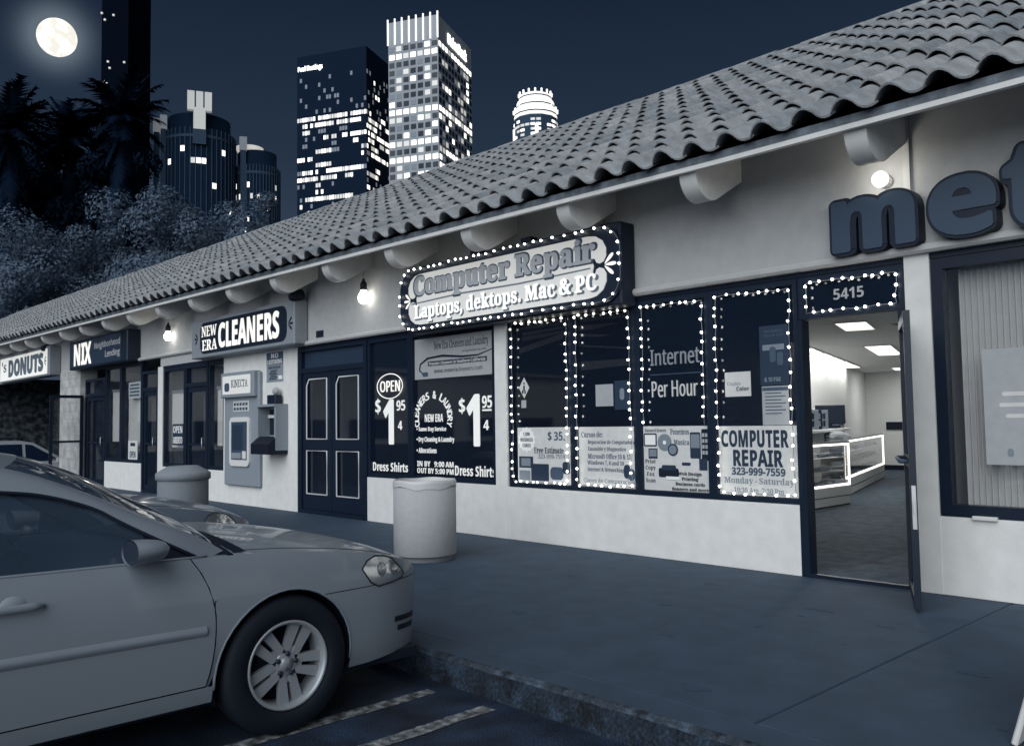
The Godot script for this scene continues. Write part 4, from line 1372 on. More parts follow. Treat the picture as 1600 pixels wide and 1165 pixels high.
# ---------------------------------------------------------------- vehicles
func pick(tab: Array, x: float) -> float:
	if x <= tab[0][0]: return tab[0][1]
	for i in tab.size() - 1:
		if x <= tab[i + 1][0]:
			var k: float = (x - tab[i][0]) / (tab[i + 1][0] - tab[i][0])
			# smooth through the points
			var p0: float = tab[maxi(i - 1, 0)][1]
			var p3: float = tab[mini(i + 2, tab.size() - 1)][1]
			var p1: float = tab[i][1]
			var p2: float = tab[i + 1][1]
			var d0: float = tab[i + 1][0] - tab[maxi(i - 1, 0)][0]
			var d3: float = tab[mini(i + 2, tab.size() - 1)][0] - tab[i][0]
			var h: float = tab[i + 1][0] - tab[i][0]
			var m1 := (p2 - p0) / d0 * h
			var m2 := (p3 - p1) / d3 * h
			var k2 := k * k
			var k3 := k2 * k
			return (2 * k3 - 3 * k2 + 1) * p1 + (k3 - 2 * k2 + k) * m1 + (-2 * k3 + 3 * k2) * p2 + (k3 - k2) * m2
	return tab[-1][1]

# sedan shape: u runs back from the nose, h up from the road, the width is to the side; all in metres
const WIDTH := [[0.0, 0.44], [0.03, 0.585], [0.08, 0.69], [0.16, 0.77], [0.28, 0.835], [0.42, 0.878], [0.6, 0.9], [0.85, 0.915], [1.2, 0.925], [2.0, 0.925], [3.2, 0.925], [4.2, 0.91], [4.7, 0.87], [4.95, 0.78], [5.05, 0.62], [5.09, 0.4]]
const PROF := [[0.15, 0.90], [0.23, 0.945], [0.32, 0.972], [0.45, 0.99], [0.58, 1.0], [0.7, 0.997], [0.8, 0.984], [0.87, 0.964], [0.92, 0.94], [1.0, 0.89]]
const SHOULDER := [[0.0, 0.60], [0.04, 0.64], [0.12, 0.69], [0.25, 0.745], [0.42, 0.79], [0.6, 0.825], [0.85, 0.86], [1.1, 0.882], [1.35, 0.892], [2.2, 0.905], [3.2, 0.925], [4.2, 0.945], [4.7, 0.93], [4.95, 0.88], [5.09, 0.78]]
const CREST := [[0.0, 0.62], [0.04, 0.68], [0.12, 0.745], [0.25, 0.80], [0.45, 0.855], [0.7, 0.90], [1.0, 0.935], [1.3, 0.955], [1.6, 0.955], [4.0, 0.99], [4.5, 1.0], [4.8, 0.985], [5.0, 0.93], [5.09, 0.8]]
# top line of the side windows and edge of windscreen, roof and rear window
const DLO := [[1.405, 0.872], [1.65, 1.012], [1.75, 1.072], [1.86, 1.14], [2.03, 1.2], [2.2, 1.228], [2.6, 1.265], [3.0, 1.275], [3.4, 1.25], [3.7, 1.16], [3.95, 0.965]]
const EDGE := [[1.29, 0.905], [1.41, 0.985], [1.64, 1.1], [1.92, 1.237], [2.17, 1.33], [2.5, 1.395], [3.0, 1.425], [3.4, 1.405], [3.75, 1.32], [4.05, 1.17], [4.35, 1.0]]

func lat(u: float, h: float) -> float:
	return pick(WIDTH, u) * pick(PROF, h)

func house_lat(h: float) -> float:
	return 0.862 - (h - 0.9) * 0.5

func arch(u: float, r: float) -> float:
	var b := 0.235 if u > 0.5 and u < 4.6 else lerpf(0.26, 0.235, clampf(u / 0.5, 0, 1))
	for c in [1.0, 3.81]:
		var d := absf(u - c)
		if d < r: b = maxf(b, 0.325 + sqrt(r * r - d * d) * 1.0)
	return b

func skin(g: G, side: float, u0: Callable, u1: Callable, lo: Callable, hi: Callable, nu: int, nv: int, inset := 0.0):
	# a patch of the car's side between two upright edges and two long edges
	g.grid(func(a, c):
		var um := lerpf(u0.call(0.6), u1.call(0.6), a)
		var h := lerpf(lo.call(um), hi.call(um), c)
		var u := lerpf(u0.call(h), u1.call(h), a)
		h = lerpf(lo.call(u), hi.call(u), c)
		return Vector3(side * (lat(u, h) - inset), h, u), nu, nv, side > 0)

func car_wheel(parent: Node3D, at: Vector3, side: float):
	var w := node("wheel", parent, at)
	var t := Transform3D(Basis(Vector3.BACK, -PI / 2 * side), Vector3.ZERO)
	var g := G.new(true)
	g.lathe([[0.21, -0.1], [0.3, -0.105], [0.322, -0.09], [0.33, -0.06], [0.332, 0.05], [0.324, 0.085], [0.3, 0.104], [0.25, 0.106], [0.222, 0.098], [0.212, 0.085]], 48, t)
	part("tyre", g, m.rubber, w)
	g = G.new(true)
	g.lathe([[0.195, -0.09], [0.2, 0.02], [0.203, 0.075], [0.214, 0.092], [0.211, 0.1], [0.2, 0.096], [0.192, 0.08], [0.186, 0.02], [0.18, -0.09]], 48, t)
	part("rim", g, m.alloy, w)
	g = G.new(true)
	g.lathe([[0.0, -0.02], [0.185, -0.02], [0.185, -0.03], [0.0, -0.03]], 32, t)
	part("brake_disc", g, m.plastic_dark, w)
	var spokes := G.new()
	for k in 5:
		for s in [-1.0, 1.0]:
			var b := t.basis * Basis(Vector3.UP, TAU * (k + 0.12) / 5)
			var p := PackedVector2Array([Vector2(0.03, s * 0.009), Vector2(0.1, s * 0.009), Vector2(0.2, s * 0.012), Vector2(0.196, s * 0.066), Vector2(0.1, s * 0.05), Vector2(0.03, s * 0.04)])
			# outline lies in the wheel's plane and is drawn out along the axle
			spokes.prism(p, 0.035, 0.066, Transform3D(b * Basis(Vector3.RIGHT, -PI / 2), Vector3.ZERO))
		var b2 := t.basis * Basis(Vector3.UP, TAU * (k + 0.12) / 5)
		spokes.prism(PackedVector2Array([Vector2(0.03, -0.014), Vector2(0.09, -0.013), Vector2(0.09, 0.013), Vector2(0.03, 0.014)]), 0.035, 0.062, Transform3D(b2 * Basis(Vector3.RIGHT, -PI / 2), Vector3.ZERO))
	part("spokes", spokes, m.alloy, w)
	g = G.new(true)
	g.lathe([[0.06, 0.03], [0.062, 0.06], [0.05, 0.07], [0.034, 0.064], [0.032, 0.072], [0.0, 0.074]], 24, t)
	part("hub", g, m.alloy, w)
	for k in 5:
		g = G.new(true)
		g.lathe([[0.012, 0.05], [0.012, 0.078], [0.006, 0.082], [0.0, 0.082]], 8, t * Transform3D(Basis.IDENTITY, Vector3(cos(TAU * (k + 0.6) / 5) * 0.05, 0, sin(TAU * (k + 0.6) / 5) * 0.05)))
		part("wheel_nut", g, m.plastic_dark, w)

func make_sedan(called: String, label: String, at: Vector3, paint: Material, moulding: bool):
	var car := thing(called, label, "car", at)
	var de := func(h: float) -> float: return 1.372 + 0.11 * pow(clampf((h - 0.60) / 0.3, 0, 1), 2.0) + 0.06 * pow(clampf((0.55 - h) / 0.3, 0, 1), 2.0)
	var R := 0.372
	for side in [1.0, -1.0]:
		var K := func(v: float) -> Callable: return func(_h): return v
		# bumper side
		var g := G.new(true)
		skin(g, side, K.call(0.0), func(h): return 1.0 - sqrt(maxf(0.0, R * R - pow(maxf(h - 0.325, 0.0), 2))), func(u): return lerpf(0.26, 0.235, clampf(u / 0.5, 0, 1)), func(u): return minf(0.64, pick(SHOULDER, u) - 0.012), 34, 10)
		part("front_bumper", g, paint, car)
		# wing above and behind the bumper
		g = G.new(true)
		skin(g, side, K.call(0.0), K.call(0.806), func(u): return minf(0.6445, pick(SHOULDER, u) - 0.01), func(u): return pick(SHOULDER, u), 26, 5)
		skin(g, side, K.call(0.806), de, func(u): return maxf(0.0, arch(u, R)), func(u): return pick(SHOULDER, u), 40, 10)
		part("front_wing", g, paint, car)
		# doors
		var d := node("door", car)
		g = G.new(true)
		skin(g, side, func(h): return de.call(h) + 0.006, K.call(2.63), K.call(0.318), func(u): return pick(SHOULDER, u), 16, 10)
		part("panel", g, paint, d)
		door_trim(d, side, 1.42, 2.60, 2.2, paint, moulding)
		d = node("door", car)
		g = G.new(true)
		skin(g, side, K.call(2.636), func(h): return 3.45 + 0.2 * clampf((h - 0.5) / 0.4, 0, 1), K.call(0.318), func(u): return pick(SHOULDER, u), 14, 10)
		part("panel", g, paint, d)
		door_trim(d, side, 2.66, 3.4, 3.3, paint, moulding)
		# sill and rear quarter
		g = G.new(true)
		skin(g, side, K.call(1.376), K.call(3.436), K.call(0.235), K.call(0.312), 12, 3)
		part("sill", g, paint, car)
		g = G.new(true)
		skin(g, side, func(h): return 3.456 + 0.2 * clampf((h - 0.5) / 0.4, 0, 1), K.call(5.09), func(u): return arch(u, R), func(u): return pick(SHOULDER, u), 60, 10)
		part("rear_quarter", g, paint, car)
		# rolled lip of the arches
		for c in [1.0, 3.81]:
			g = G.new(true)
			var lip := []
			for i in 25:
				var a := deg_to_rad(-14 + 208.0 * i / 24)
				var u: float = c + cos(a) * R
				var h: float = 0.325 + sin(a) * R
				if h < 0.236: continue
				lip.append(Vector3(side * (lat(u, h) - 0.004), h, u))
			g.tube(lip, 0.007, 6)
			part("arch_lip", g, paint, car)
			g = G.new(true)
			g.grid(func(a, b):
				var an := deg_to_rad(-20 + 220.0 * a)
				var u: float = c + cos(an) * 0.365
				var h: float = 0.325 + sin(an) * 0.365
				return Vector3(side * lerpf(lat(u, h) - 0.012, 0.5, b), h, u), 20, 2, side < 0)
			g.soft(false)
			g.prism(capsule(-0.37, 0.37, -0.1, 0.37, 0.2, 5), -0.005, 0.005, Transform3D(Basis(Vector3.UP, PI / 2), Vector3(side * 0.52, 0.325, c)))
			part("wheel_well", g, m.black, car)
			car_wheel(car, Vector3(side * 0.815, 0.332, c), side)
		# dark inner shell that shows in the gaps between panels
		g = G.new(true)
		skin(g, side, K.call(0.1), K.call(4.9), func(u): return arch(u, 0.378), func(u): return pick(SHOULDER, u) - 0.03, 90, 4, 0.03)
		part("inner_shell", g, m.black, car)
		# window glass, pillars
		var glass_side := func(a: float, b: float, u0: float, u1: float) -> Vector3:
			var u := lerpf(u0, u1, a)
			var lo := pick(SHOULDER, u) - 0.004
			var hi := maxf(pick(DLO, u), lo + 0.002)
			var h := lerpf(lo, hi, b)
			return Vector3(side * (house_lat(h) - 0.012), h, u)
		for q in [[1.45, 2.60], [2.66, 3.9]]:
			g = G.new(true)
			g.grid(func(a, b): return glass_side.call(a, b, q[0], q[1]), 24, 4, side > 0)
			part("side_window", g, m.car_glass, car)
		g = G.new(true)
		g.grid(func(a, b): return glass_side.call(a, b, 2.59, 2.67) + Vector3(side * 0.006, 0, 0), 2, 4, side > 0)
		g.grid(func(a, b): return glass_side.call(a, b, 1.41, 1.66) + Vector3(side * 0.003, 0, 0), 5, 4, side > 0)
		part("pillar_cover", g, m.black, car)
		# painted pillar and roof rail between window line and windscreen edge
		g = G.new(true)
		g.grid(func(a, b):
			var e0 := sample(EDGE, a)
			var d0 := sample(DLO, a)
			var dp := Vector3(side * (house_lat(d0.y) + 0.004), d0.y + 0.012, d0.x)
			var ep := Vector3(side * (house_lat(e0.y) - 0.05 - 0.03 * a), e0.y, e0.x)
			var mid := dp.lerp(ep, 0.5) + Vector3(side * 0.022, 0.02, 0) * smoothstep(0.0, 0.12, a)
			return dp.lerp(mid, b).lerp(mid.lerp(ep, b), b), 40, 5, side < 0)
		part("pillar", g, paint, car)
		g = G.new(true)
		var strip := []
		for i in 31:
			var d0 := sample(DLO, i / 30.0)
			strip.append(Vector3(side * (house_lat(d0.y) + 0.002), d0.y + 0.004, d0.x))
		g.tube(strip, 0.008, 6)
		part("window_seal", g, m.black, car)
		g = G.new(true)
		strip = []
		for i in 21:
			var u := lerpf(1.4, 3.95, i / 20.0)
			strip.append(Vector3(side * (lat(u, pick(SHOULDER, u)) - 0.006), pick(SHOULDER, u) + 0.004, u))
		g.tube(strip, 0.007, 6)
		part("belt_strip", g, paint, car)
		# shelf between shoulder and glass
		g = G.new(true)
		g.grid(func(a, b):
			var u := lerpf(1.3, 4.3, a)
			var s := pick(SHOULDER, u)
			return Vector3(side * lerpf(lat(u, s), house_lat(s) - 0.06, b), s + 0.001 * b, u), 20, 1, side > 0)
		part("belt", g, paint, car)
		# mirror
		g = G.new(true)
		g.grid(func(a, b):
			var th: float = a * TAU
			var k := sqrt(maxf(0.0, 1.0 - pow(b, 2.4)))
			return Vector3(side * (0.965 + cos(th) * 0.1 * (0.35 + 0.65 * k)), 0.962 + sin(th) * 0.055 * (0.3 + 0.7 * k) + 0.008 * cos(th), 1.775 - b * 0.155), 20, 8, side < 0)
		g.tube([Vector3(side * 0.82, 0.9, 1.69), Vector3(side * 0.9, 0.925, 1.72)], 0.022, 8)
		var mi := part("door_mirror", g, paint, car)
		g = G.new(true)
		g.grid(func(a, b): return Vector3(side * (0.965 + cos(a * TAU) * 0.093 * b), 0.962 + sin(a * TAU) * 0.05 * b, 1.772), 20, 1)
		part("mirror_glass", g, m.window_off, mi)
		# headlight on the corner
		var outline := [[0.565, 0.735], [0.53, 0.775], [0.475, 0.793], [0.41, 0.786], [0.35, 0.765], [0.29, 0.715], [0.25, 0.668], [0.265, 0.652], [0.35, 0.64], [0.46, 0.634], [0.51, 0.66]]
		var hl := node("headlight", car)
		for lay in [[0.002, m.mirror_bowl, "reflector"], [0.009, m.lens, "lens"]]:
			g = G.new(true)
			var cx := 0.41
			var cy := 0.712
			for ring in 4:
				for i in outline.size():
					var f := func(k: int, r: float) -> Vector3:
						var q: Array = outline[k % outline.size()]
						var u: float = cx + (q[0] - cx) * r
						var h: float = cy + (q[1] - cy) * r
						return Vector3(side * (lat(u, h) + lay[0] * (1.6 - 0.6 * r)), h, u)
					var r0 := ring / 4.0
					var r1 := (ring + 1) / 4.0
					if side > 0: g.quad(f.call(i, r0), f.call(i, r1), f.call(i + 1, r1), f.call(i + 1, r0))
					else: g.quad(f.call(i + 1, r0), f.call(i + 1, r1), f.call(i, r1), f.call(i, r0))
			part(lay[2], g, lay[1], hl)
		g = G.new(true)
		var rimp := []
		for i in outline.size() + 1:
			var q: Array = outline[i % outline.size()]
			rimp.append(Vector3(side * (lat(q[0], q[1]) + 0.002), q[1], q[0]))
		g.tube(rimp, 0.005, 5)
		part("seal", g, m.black, hl)
		for q in [[0.44, 0.715, 0.042], [0.345, 0.70, 0.034]]:
			g = G.new(true)
			g.ball(Vector3(side * (lat(q[0], q[1]) - 0.004), q[1], q[0]), Vector3(0.014, q[2], q[2]), 10)
			part("lamp", g, m.chrome, hl)
		# slots low in the bumper
		for k in 2:
			g = G.new(true)
			skin(g, side, func(h): return 0.115 + 0.012 * k, func(h): return 0.325 - 0.03 * k, func(u): return 0.402 - k * 0.05 + (u - 0.1) * 0.06, func(u): return 0.432 - k * 0.05 + (u - 0.1) * 0.06, 10, 1, -0.003)
			part("bumper_slot", g, m.black, car)
		g = G.new(true)
		skin(g, side, func(h): return 4.86, func(h): return 5.07, func(u): return 0.66, func(u): return 0.86, 8, 3, -0.004)
		part("tail_light", g, m.plastic_mid, car)
	# bonnet, cowl, boot lid
	var top := func(u: float, b: float, drop: float) -> Vector3:   # b -1..1 across
		var s := pick(SHOULDER, u)
		var wd := lat(u, s)
		var c := pick(CREST, u)
		var k := absf(b)
		return Vector3(wd * b, lerpf(c, s, pow(k, 2.6)) - drop, u)
	var g := G.new(true)
	g.grid(func(a, b): return top.call(lerpf(0.0, 1.27 - 0.03 * cos(PI * (b - 0.5) * 1.0), a), b * 2 - 1, 0.0), 40, 24)
	part("bonnet", g, paint, car)
	for side in [-1.0, 1.0]:
		g = G.new(true)
		var seam := []
		for i in 20: seam.append(top.call(lerpf(0.3, 1.22, i / 19.0), side * 0.93, -0.0005))
		g.tube(seam, 0.002, 4)
		part("bonnet_seam", g, m.black, car)
	g = G.new(true)
	g.grid(func(a, b): return top.call(lerpf(1.2, 1.5, a), (b * 2 - 1) * 0.97, -0.006 + 0.03 * a), 4, 20)
	part("cowl", g, m.black, car)
	g = G.new(true)
	g.grid(func(a, b): return top.call(lerpf(4.2, 5.09, a), b * 2 - 1, 0.0), 16, 16)
	part("boot_lid", g, paint, car)
	for e in [[0.0, -1.0], [5.09, 1.0]]:
		g = G.new(true)
		g.grid(func(a, b):
			var h := lerpf(0.26, pick(CREST, e[0]), b)
			return Vector3(lat(e[0], minf(h, 0.7)) * (a * 2 - 1) * e[1], h, e[0] + e[1] * (0.01 * (1 - pow(a * 2 - 1, 2)) + 0.008)), 10, 6, true)
		part("bumper_middle", g, paint, car)
	g = G.new()
	for k in 4: g.bevel(Vector3(0, 0.5 + k * 0.035, -0.022), Vector3(0.56, 0.014, 0.012), 0.003)
	part("grille", g, m.chrome, car)
	g = G.new()
	g.span(-0.8, 0.8, 0.2, 0.25, 0.15, 4.95)
	part("floor_pan", g, m.black, car)
	# windscreen, roof, rear window
	var cross := func(a: float, b: float) -> Vector3:
		var e0 := sample(EDGE, a)
		var k := b * 2 - 1
		var wd := house_lat(e0.y) - 0.05 - 0.03 * a
		var bow := 1.0 - k * k
		var fwd := -0.16 * bow if a < 0.4 else (0.14 * bow if a > 0.7 else lerpf(-0.16, 0.14, (a - 0.4) / 0.3) * bow)
		return Vector3(wd * k, e0.y + bow * 0.045 * (1.0 if a > 0.3 else a / 0.3), e0.x + fwd)
	for q in [["windscreen", 0.0, 0.4, m.car_glass], ["roof", 0.4, 0.72, paint], ["rear_window", 0.72, 1.0, m.car_glass]]:
		g = G.new(true)
		g.grid(func(a, b): return cross.call(lerpf(q[1], q[2], a), b), 14, 16)
		part(q[0], g, q[3], car)
	# inside
	for sx in [-0.37, 0.37]:
		g = G.new(true)
		g.bevel(Vector3(sx, 0.5, 2.35), Vector3(0.5, 0.2, 0.52), 0.06)
		g.bevel(Vector3(sx, 0.82, 2.66), Vector3(0.48, 0.62, 0.16), 0.06, Basis(Vector3.RIGHT, 0.25))
		g.bevel(Vector3(sx, 1.16, 2.77), Vector3(0.26, 0.16, 0.1), 0.04, Basis(Vector3.RIGHT, 0.2))
		part("seat", g, m.seat, car)
	g = G.new(true)
	g.bevel(Vector3(0, 0.5, 3.4), Vector3(1.35, 0.2, 0.5), 0.06)
	g.bevel(Vector3(0, 0.82, 3.68), Vector3(1.35, 0.6, 0.16), 0.06, Basis(Vector3.RIGHT, 0.3))
	part("rear_seat", g, m.seat, car)
	g = G.new(true)
	g.bevel(Vector3(0, 0.8, 1.6), Vector3(1.5, 0.2, 0.5), 0.07)
	part("dashboard", g, m.seat, car)
	g = G.new(true)
	var ring := []
	for i in 25: ring.append(Vector3(-0.37, 0.86, 1.95) + Basis(Vector3.RIGHT, 0.45) * Vector3(cos(TAU * i / 24) * 0.185, sin(TAU * i / 24) * 0.185, 0))
	g.tube(ring, 0.015, 7)
	g.tube([Vector3(-0.37, 0.86, 1.95), Vector3(-0.37, 0.78, 1.75)], 0.03, 8)
	g.box(Vector3(-0.37, 0.86, 1.95), Vector3(0.36, 0.04, 0.02), Basis(Vector3.RIGHT, 0.45))
	part("steering_wheel", g, m.plastic_dark, car)
	return car

func sample(tab: Array, a: float) -> Vector2:
	# point at share a along a list of points
	var f := clampf(a, 0, 1) * (tab.size() - 1)
	var i := mini(int(f), tab.size() - 2)
	var k := f - i
	var p := func(j: int) -> Vector2: return Vector2(tab[clampi(j, 0, tab.size() - 1)][0], tab[clampi(j, 0, tab.size() - 1)][1])
	return p.call(i).cubic_interpolate(p.call(i + 1), p.call(i - 1) if i > 0 else 2 * p.call(0) - p.call(1), p.call(i + 2) if i < tab.size() - 2 else 2 * p.call(i + 1) - p.call(i), k)

func door_trim(d: Node3D, side: float, u0: float, u1: float, uh: float, paint: Material, moulding: bool):
	if moulding:
		var g := G.new(true)
		g.grid(func(a, b):
			var u := lerpf(u0, u1, a)
			var h: float = 0.545 + b * 0.048 + (u - 1.4) * 0.012
			return Vector3(side * (lat(u, h) + 0.011 * sin(PI * clampf(b, 0.0, 1.0)) + 0.0005), h, u), 8, 5, side > 0)
		part("moulding", g, paint, d)
	var g := G.new(true)
	var hh := 0.79
	g.grid(func(a, b):
		var th: float = b * TAU
		var u := lerpf(uh - 0.11, uh + 0.115, a)
		var end := sqrt(maxf(0.05, 1.0 - pow(absf(a * 2 - 1), 6)))
		return Vector3(side * (lat(u, hh) + 0.028 * end + cos(th) * 0.011), hh + sin(th) * 0.017 * end, u), 10, 10, side < 0)
	part("handle", g, paint, d)
	g = G.new(true)
	g.ball(Vector3(side * (lat(uh, hh) - 0.024), hh, uh), Vector3(0.03, 0.052, 0.075), 10)
	part("handle_cup", g, m.plastic_mid, d)

func make_suv():
	# pale estate seen from the side under the end of the roof, nose to the right
	var t := thing("parked_suv", "pale estate car with roof rails under the roof's end", "car", Vector3(-29.0, -0.65, 0.0))
	var body := PackedVector2Array()
	for q in [[-2.55, 0.35], [-2.6, 0.6], [-2.5, 0.82], [-1.6, 0.98], [-1.25, 1.03], [1.9, 1.06], [2.15, 0.95], [2.2, 0.5], [2.1, 0.32]]: body.append(Vector2(-q[0], q[1]))
	var turn := Basis(Vector3.UP, PI / 2)
	var g := G.new()
	g.prism(body, -0.9, 0.9, Transform3D(turn, Vector3.ZERO))
	part("body", g, m.paint_grey, t)
	g = G.new()
	var house := func(z: float, h: float, s: float) -> Vector3: return Vector3(s * (0.86 - (h - 1.0) * 0.28), h, z)
	var pr := [[-1.28, 1.025], [-0.35, 1.62], [0.0, 1.69], [1.6, 1.68], [1.95, 1.55], [2.08, 1.05]]
	for i in pr.size() - 1:
		g.quad(house.call(pr[i][0], pr[i][1], 1), house.call(pr[i][0], pr[i][1], -1), house.call(pr[i + 1][0], pr[i + 1][1], -1), house.call(pr[i + 1][0], pr[i + 1][1], 1))
	for s in [1.0, -1.0]:
		for i in range(1, pr.size() - 2): g.tri(house.call(pr[0][0], pr[0][1], s), house.call(pr[i][0], pr[i][1], s), house.call(pr[i + 1][0], pr[i + 1][1], s))
		g.tri(house.call(pr[0][0], pr[0][1], s), house.call(pr[-2][0], pr[-2][1], s), house.call(pr[-1][0], pr[-1][1], s))
	part("cabin", g, m.paint_grey, t)
	for q in [[[-1.05, 1.08], [-0.3, 1.56], [-0.12, 1.58], [-0.12, 1.08]], [[-0.04, 1.08], [-0.04, 1.585], [0.9, 1.59], [0.9, 1.08]], [[1.0, 1.08], [1.0, 1.59], [1.55, 1.57], [1.8, 1.45], [1.85, 1.08]]]:
		for s in [1.0, -1.0]:
			g = G.new()
			for i in range(1, q.size() - 1):
				g.tri(house.call(q[0][0], q[0][1], s) + Vector3(s * 0.006, 0, 0), house.call(q[i][0], q[i][1], s) + Vector3(s * 0.006, 0, 0), house.call(q[i + 1][0], q[i + 1][1], s) + Vector3(s * 0.006, 0, 0))
			part("side_window", g, m.window_off, t)
	for s in [1.0, -1.0]:
		g = G.new(true)
		g.tube([Vector3(s * 0.6, 1.69, -0.1), Vector3(s * 0.6, 1.76, 0.05), Vector3(s * 0.6, 1.76, 1.4), Vector3(s * 0.6, 1.68, 1.6)], 0.022, 6)
		part("roof_rail", g, m.black, t)
		for z in [-0.2, 0.8]:
			g = G.new()
			g.bevel(Vector3(s * 0.915, 0.93, z + 0.05), Vector3(0.03, 0.04, 0.2), 0.01)
			part("door_handle", g, m.black, t)
		for z in [-1.65, 1.35]:
			car_wheel(t, Vector3(s * 0.8, 0.335, z), s)
	g = G.new()
	g.bevel(Vector3(0.97, 1.1, -0.95), Vector3(0.16, 0.15, 0.1), 0.03)
	part("door_mirror", g, m.paint_grey, t)
# ---------------------------------------------------------------- trees, palms, skyline
func make_tree(at: Vector3, height: float, rad: float, label: String, leaves: int, seed_: int, dark := false):
	var r := RandomNumberGenerator.new()
	r.seed = seed_
	var t := thing("round_tree", label, "tree", at, 0.0, "tall black trees" if dark else "round trees behind the roof")
	var g := G.new(true)
	g.tube([Vector3(0, -0.4, 0), Vector3(0.1, height * 0.2, 0), Vector3(0.0, height * 0.45, 0.1)], [0.38, 0.28, 0.2], 9)
	part("trunk", g, m.bark, t)
	var clumps := []
	for i in 48:
		var d := Vector3(r.randfn(), r.randfn() * 0.8 + 0.25, r.randfn()).normalized() * pow(r.randf(), 0.45)
		clumps.append([Vector3(d.x * rad, height * 0.62 + d.y * height * 0.34, d.z * rad), r.randf_range(0.15, 0.33) * rad])
	g = G.new(true)
	for k in 6: g.tube([Vector3(0, height * 0.4, 0), clumps[k][0] * Vector3(0.5, 0.75, 0.5), clumps[k][0]], [0.15, 0.09, 0.03], 6)
	part("limbs", g, m.bark, t)
	for shade in 3:
		var st := SurfaceTool.new()
		st.begin(Mesh.PRIMITIVE_TRIANGLES)
		for i in leaves / 3:
			var c: Array = clumps[(r.randi() % (clumps.size() / 3)) * 3 + shade]
			var d := Vector3(r.randfn(), r.randfn(), r.randfn()).normalized()
			var p: Vector3 = c[0] + d * c[1] * pow(r.randf(), 0.28) * Vector3(1, 0.85, 1)
			var n: Vector3 = (d + (p - Vector3(0, height * 0.55, 0)).normalized() * 0.5 + Vector3(r.randfn(), r.randfn(), r.randfn()) * 0.45).normalized()
			var s1 := n.cross(Vector3(r.randfn(), r.randfn(), r.randfn())).normalized()
			var s2 := n.cross(s1)
			var sz := r.randf_range(0.08, 0.17) * (2.4 if dark else 1.0)
			st.set_normal(n)
			st.add_vertex(p - s1 * sz); st.set_normal(n); st.add_vertex(p + s2 * sz * 0.5); st.set_normal(n); st.add_vertex(p + s1 * sz)
			st.set_normal(n)
			st.add_vertex(p - s1 * sz); st.set_normal(n); st.add_vertex(p + s1 * sz); st.set_normal(n); st.add_vertex(p - s2 * sz * 0.5)
		var o := part("crown", st.commit(), m.dark_leaf if dark else m.leaf, t)

func make_palm(at: Vector3, height: float, spread: float, skirt: float, label: String, seed_: int):
	var r := RandomNumberGenerator.new()
	r.seed = seed_
	var t := thing("palm_tree", label, "palm", at, 0.0, "tall dark palms")
	var g := G.new(true)
	var pts := []
	var rr := []
	for i in 14:
		pts.append(Vector3(sin(i * 0.2) * 0.3, height * i / 13.0 - 0.3, 0))
		rr.append(lerpf(0.5, 0.32, i / 13.0) * (1.0 + 0.04 * (i % 2)))
	g.tube(pts, rr, 12)
	part("trunk", g, m.palm_bark, t)
	var top: Vector3 = pts[-1]
	var mk := func(n: int, droop0: float, droop1: float, length: float, mt: Material, called: String, low: float):
		var q := G.new()
		for k in n:
			var az := TAU * (k + r.randf()) / n
			var el := r.randf_range(droop0, droop1)
			var d := Vector3(cos(az), 0, sin(az))
			var side := Vector3(-sin(az), 0, cos(az))
			var p := top - Vector3(0, r.randf() * low, 0)
			var dir := d * cos(el) + Vector3.UP * sin(el)
			var l := length * r.randf_range(0.75, 1.1)
			var segs := 7
			for i in segs:
				var nd := (dir + Vector3.DOWN * 0.17).normalized()
				var p2 := p + dir * l / segs
				var blade := l * 0.30 * sin(PI * (0.25 + 0.72 * i / segs))
				for s in [-1.0, 1.0]:
					for f in 3:
						var a := p.lerp(p2, f / 3.0)
						var tip: Vector3 = a + (side * s + dir * 0.9 + Vector3.DOWN * r.randf_range(0.1, 0.6)).normalized() * blade * r.randf_range(0.8, 1.1)
						var wv: Vector3 = dir * l * 0.035
						q.tri(a - wv, tip, a + wv)
				q.tri(p, p2, p + side * 0.04)
				p = p2
				dir = nd
		part(called, q, mt, t)
	mk.call(46, -0.35, 1.35, spread, m.palm_frond, "crown", 0.6)
	if skirt > 0: mk.call(70, -1.45, -0.9, spread * 0.8, m.palm_skirt, "skirt", skirt)

func facade(t: Node3D, a: Vector3, b: Vector3, y0: float, y1: float, nx: int, ny: int, fx: float, fy: float, lit: Callable, budget: int, proud := 0.15) -> int:
	# windows on the upright face from a to b: each a small box, lit or dark
	var along := b - a
	var n := along.cross(Vector3.UP).normalized()
	if n.dot(Vector3(0, 0, 6.87) - a) < 0: n = -n
	var cw := along.length() / nx
	var chh := (y1 - y0) / ny
	var bm := BoxMesh.new()
	bm.size = Vector3(cw * fx, chh * fy, 0.3)
	var bs := Basis(along.normalized(), Vector3.UP, along.normalized().cross(Vector3.UP))
	var rest := {}
	for j in range(ny - 1, -1, -1):
		for i in nx:
			var k: int = lit.call(i, j)
			if k < 0: continue
			var mt: Material = [m.window_off, m.window_dim, m.window_mid, m.window_bright][k]
			var p := a + along * ((i + 0.5) / nx)
			p.y = y0 + (j + 0.5) * chh
			var xf := Transform3D(bs, p + n * (proud - 0.15))
			if budget > 0:
				budget -= 1
				part("window", bm, mt, t).transform = xf
			else:
				if not rest.has(k):
					rest[k] = SurfaceTool.new()
					rest[k].begin(Mesh.PRIMITIVE_TRIANGLES)
				rest[k].append_from(bm, 0, xf)
	for k in rest:
		var o := part("windows_beyond", rest[k].commit(), [m.window_off, m.window_dim, m.window_mid, m.window_bright][k], t)
		o.set_meta("kind", "stuff")
	return budget

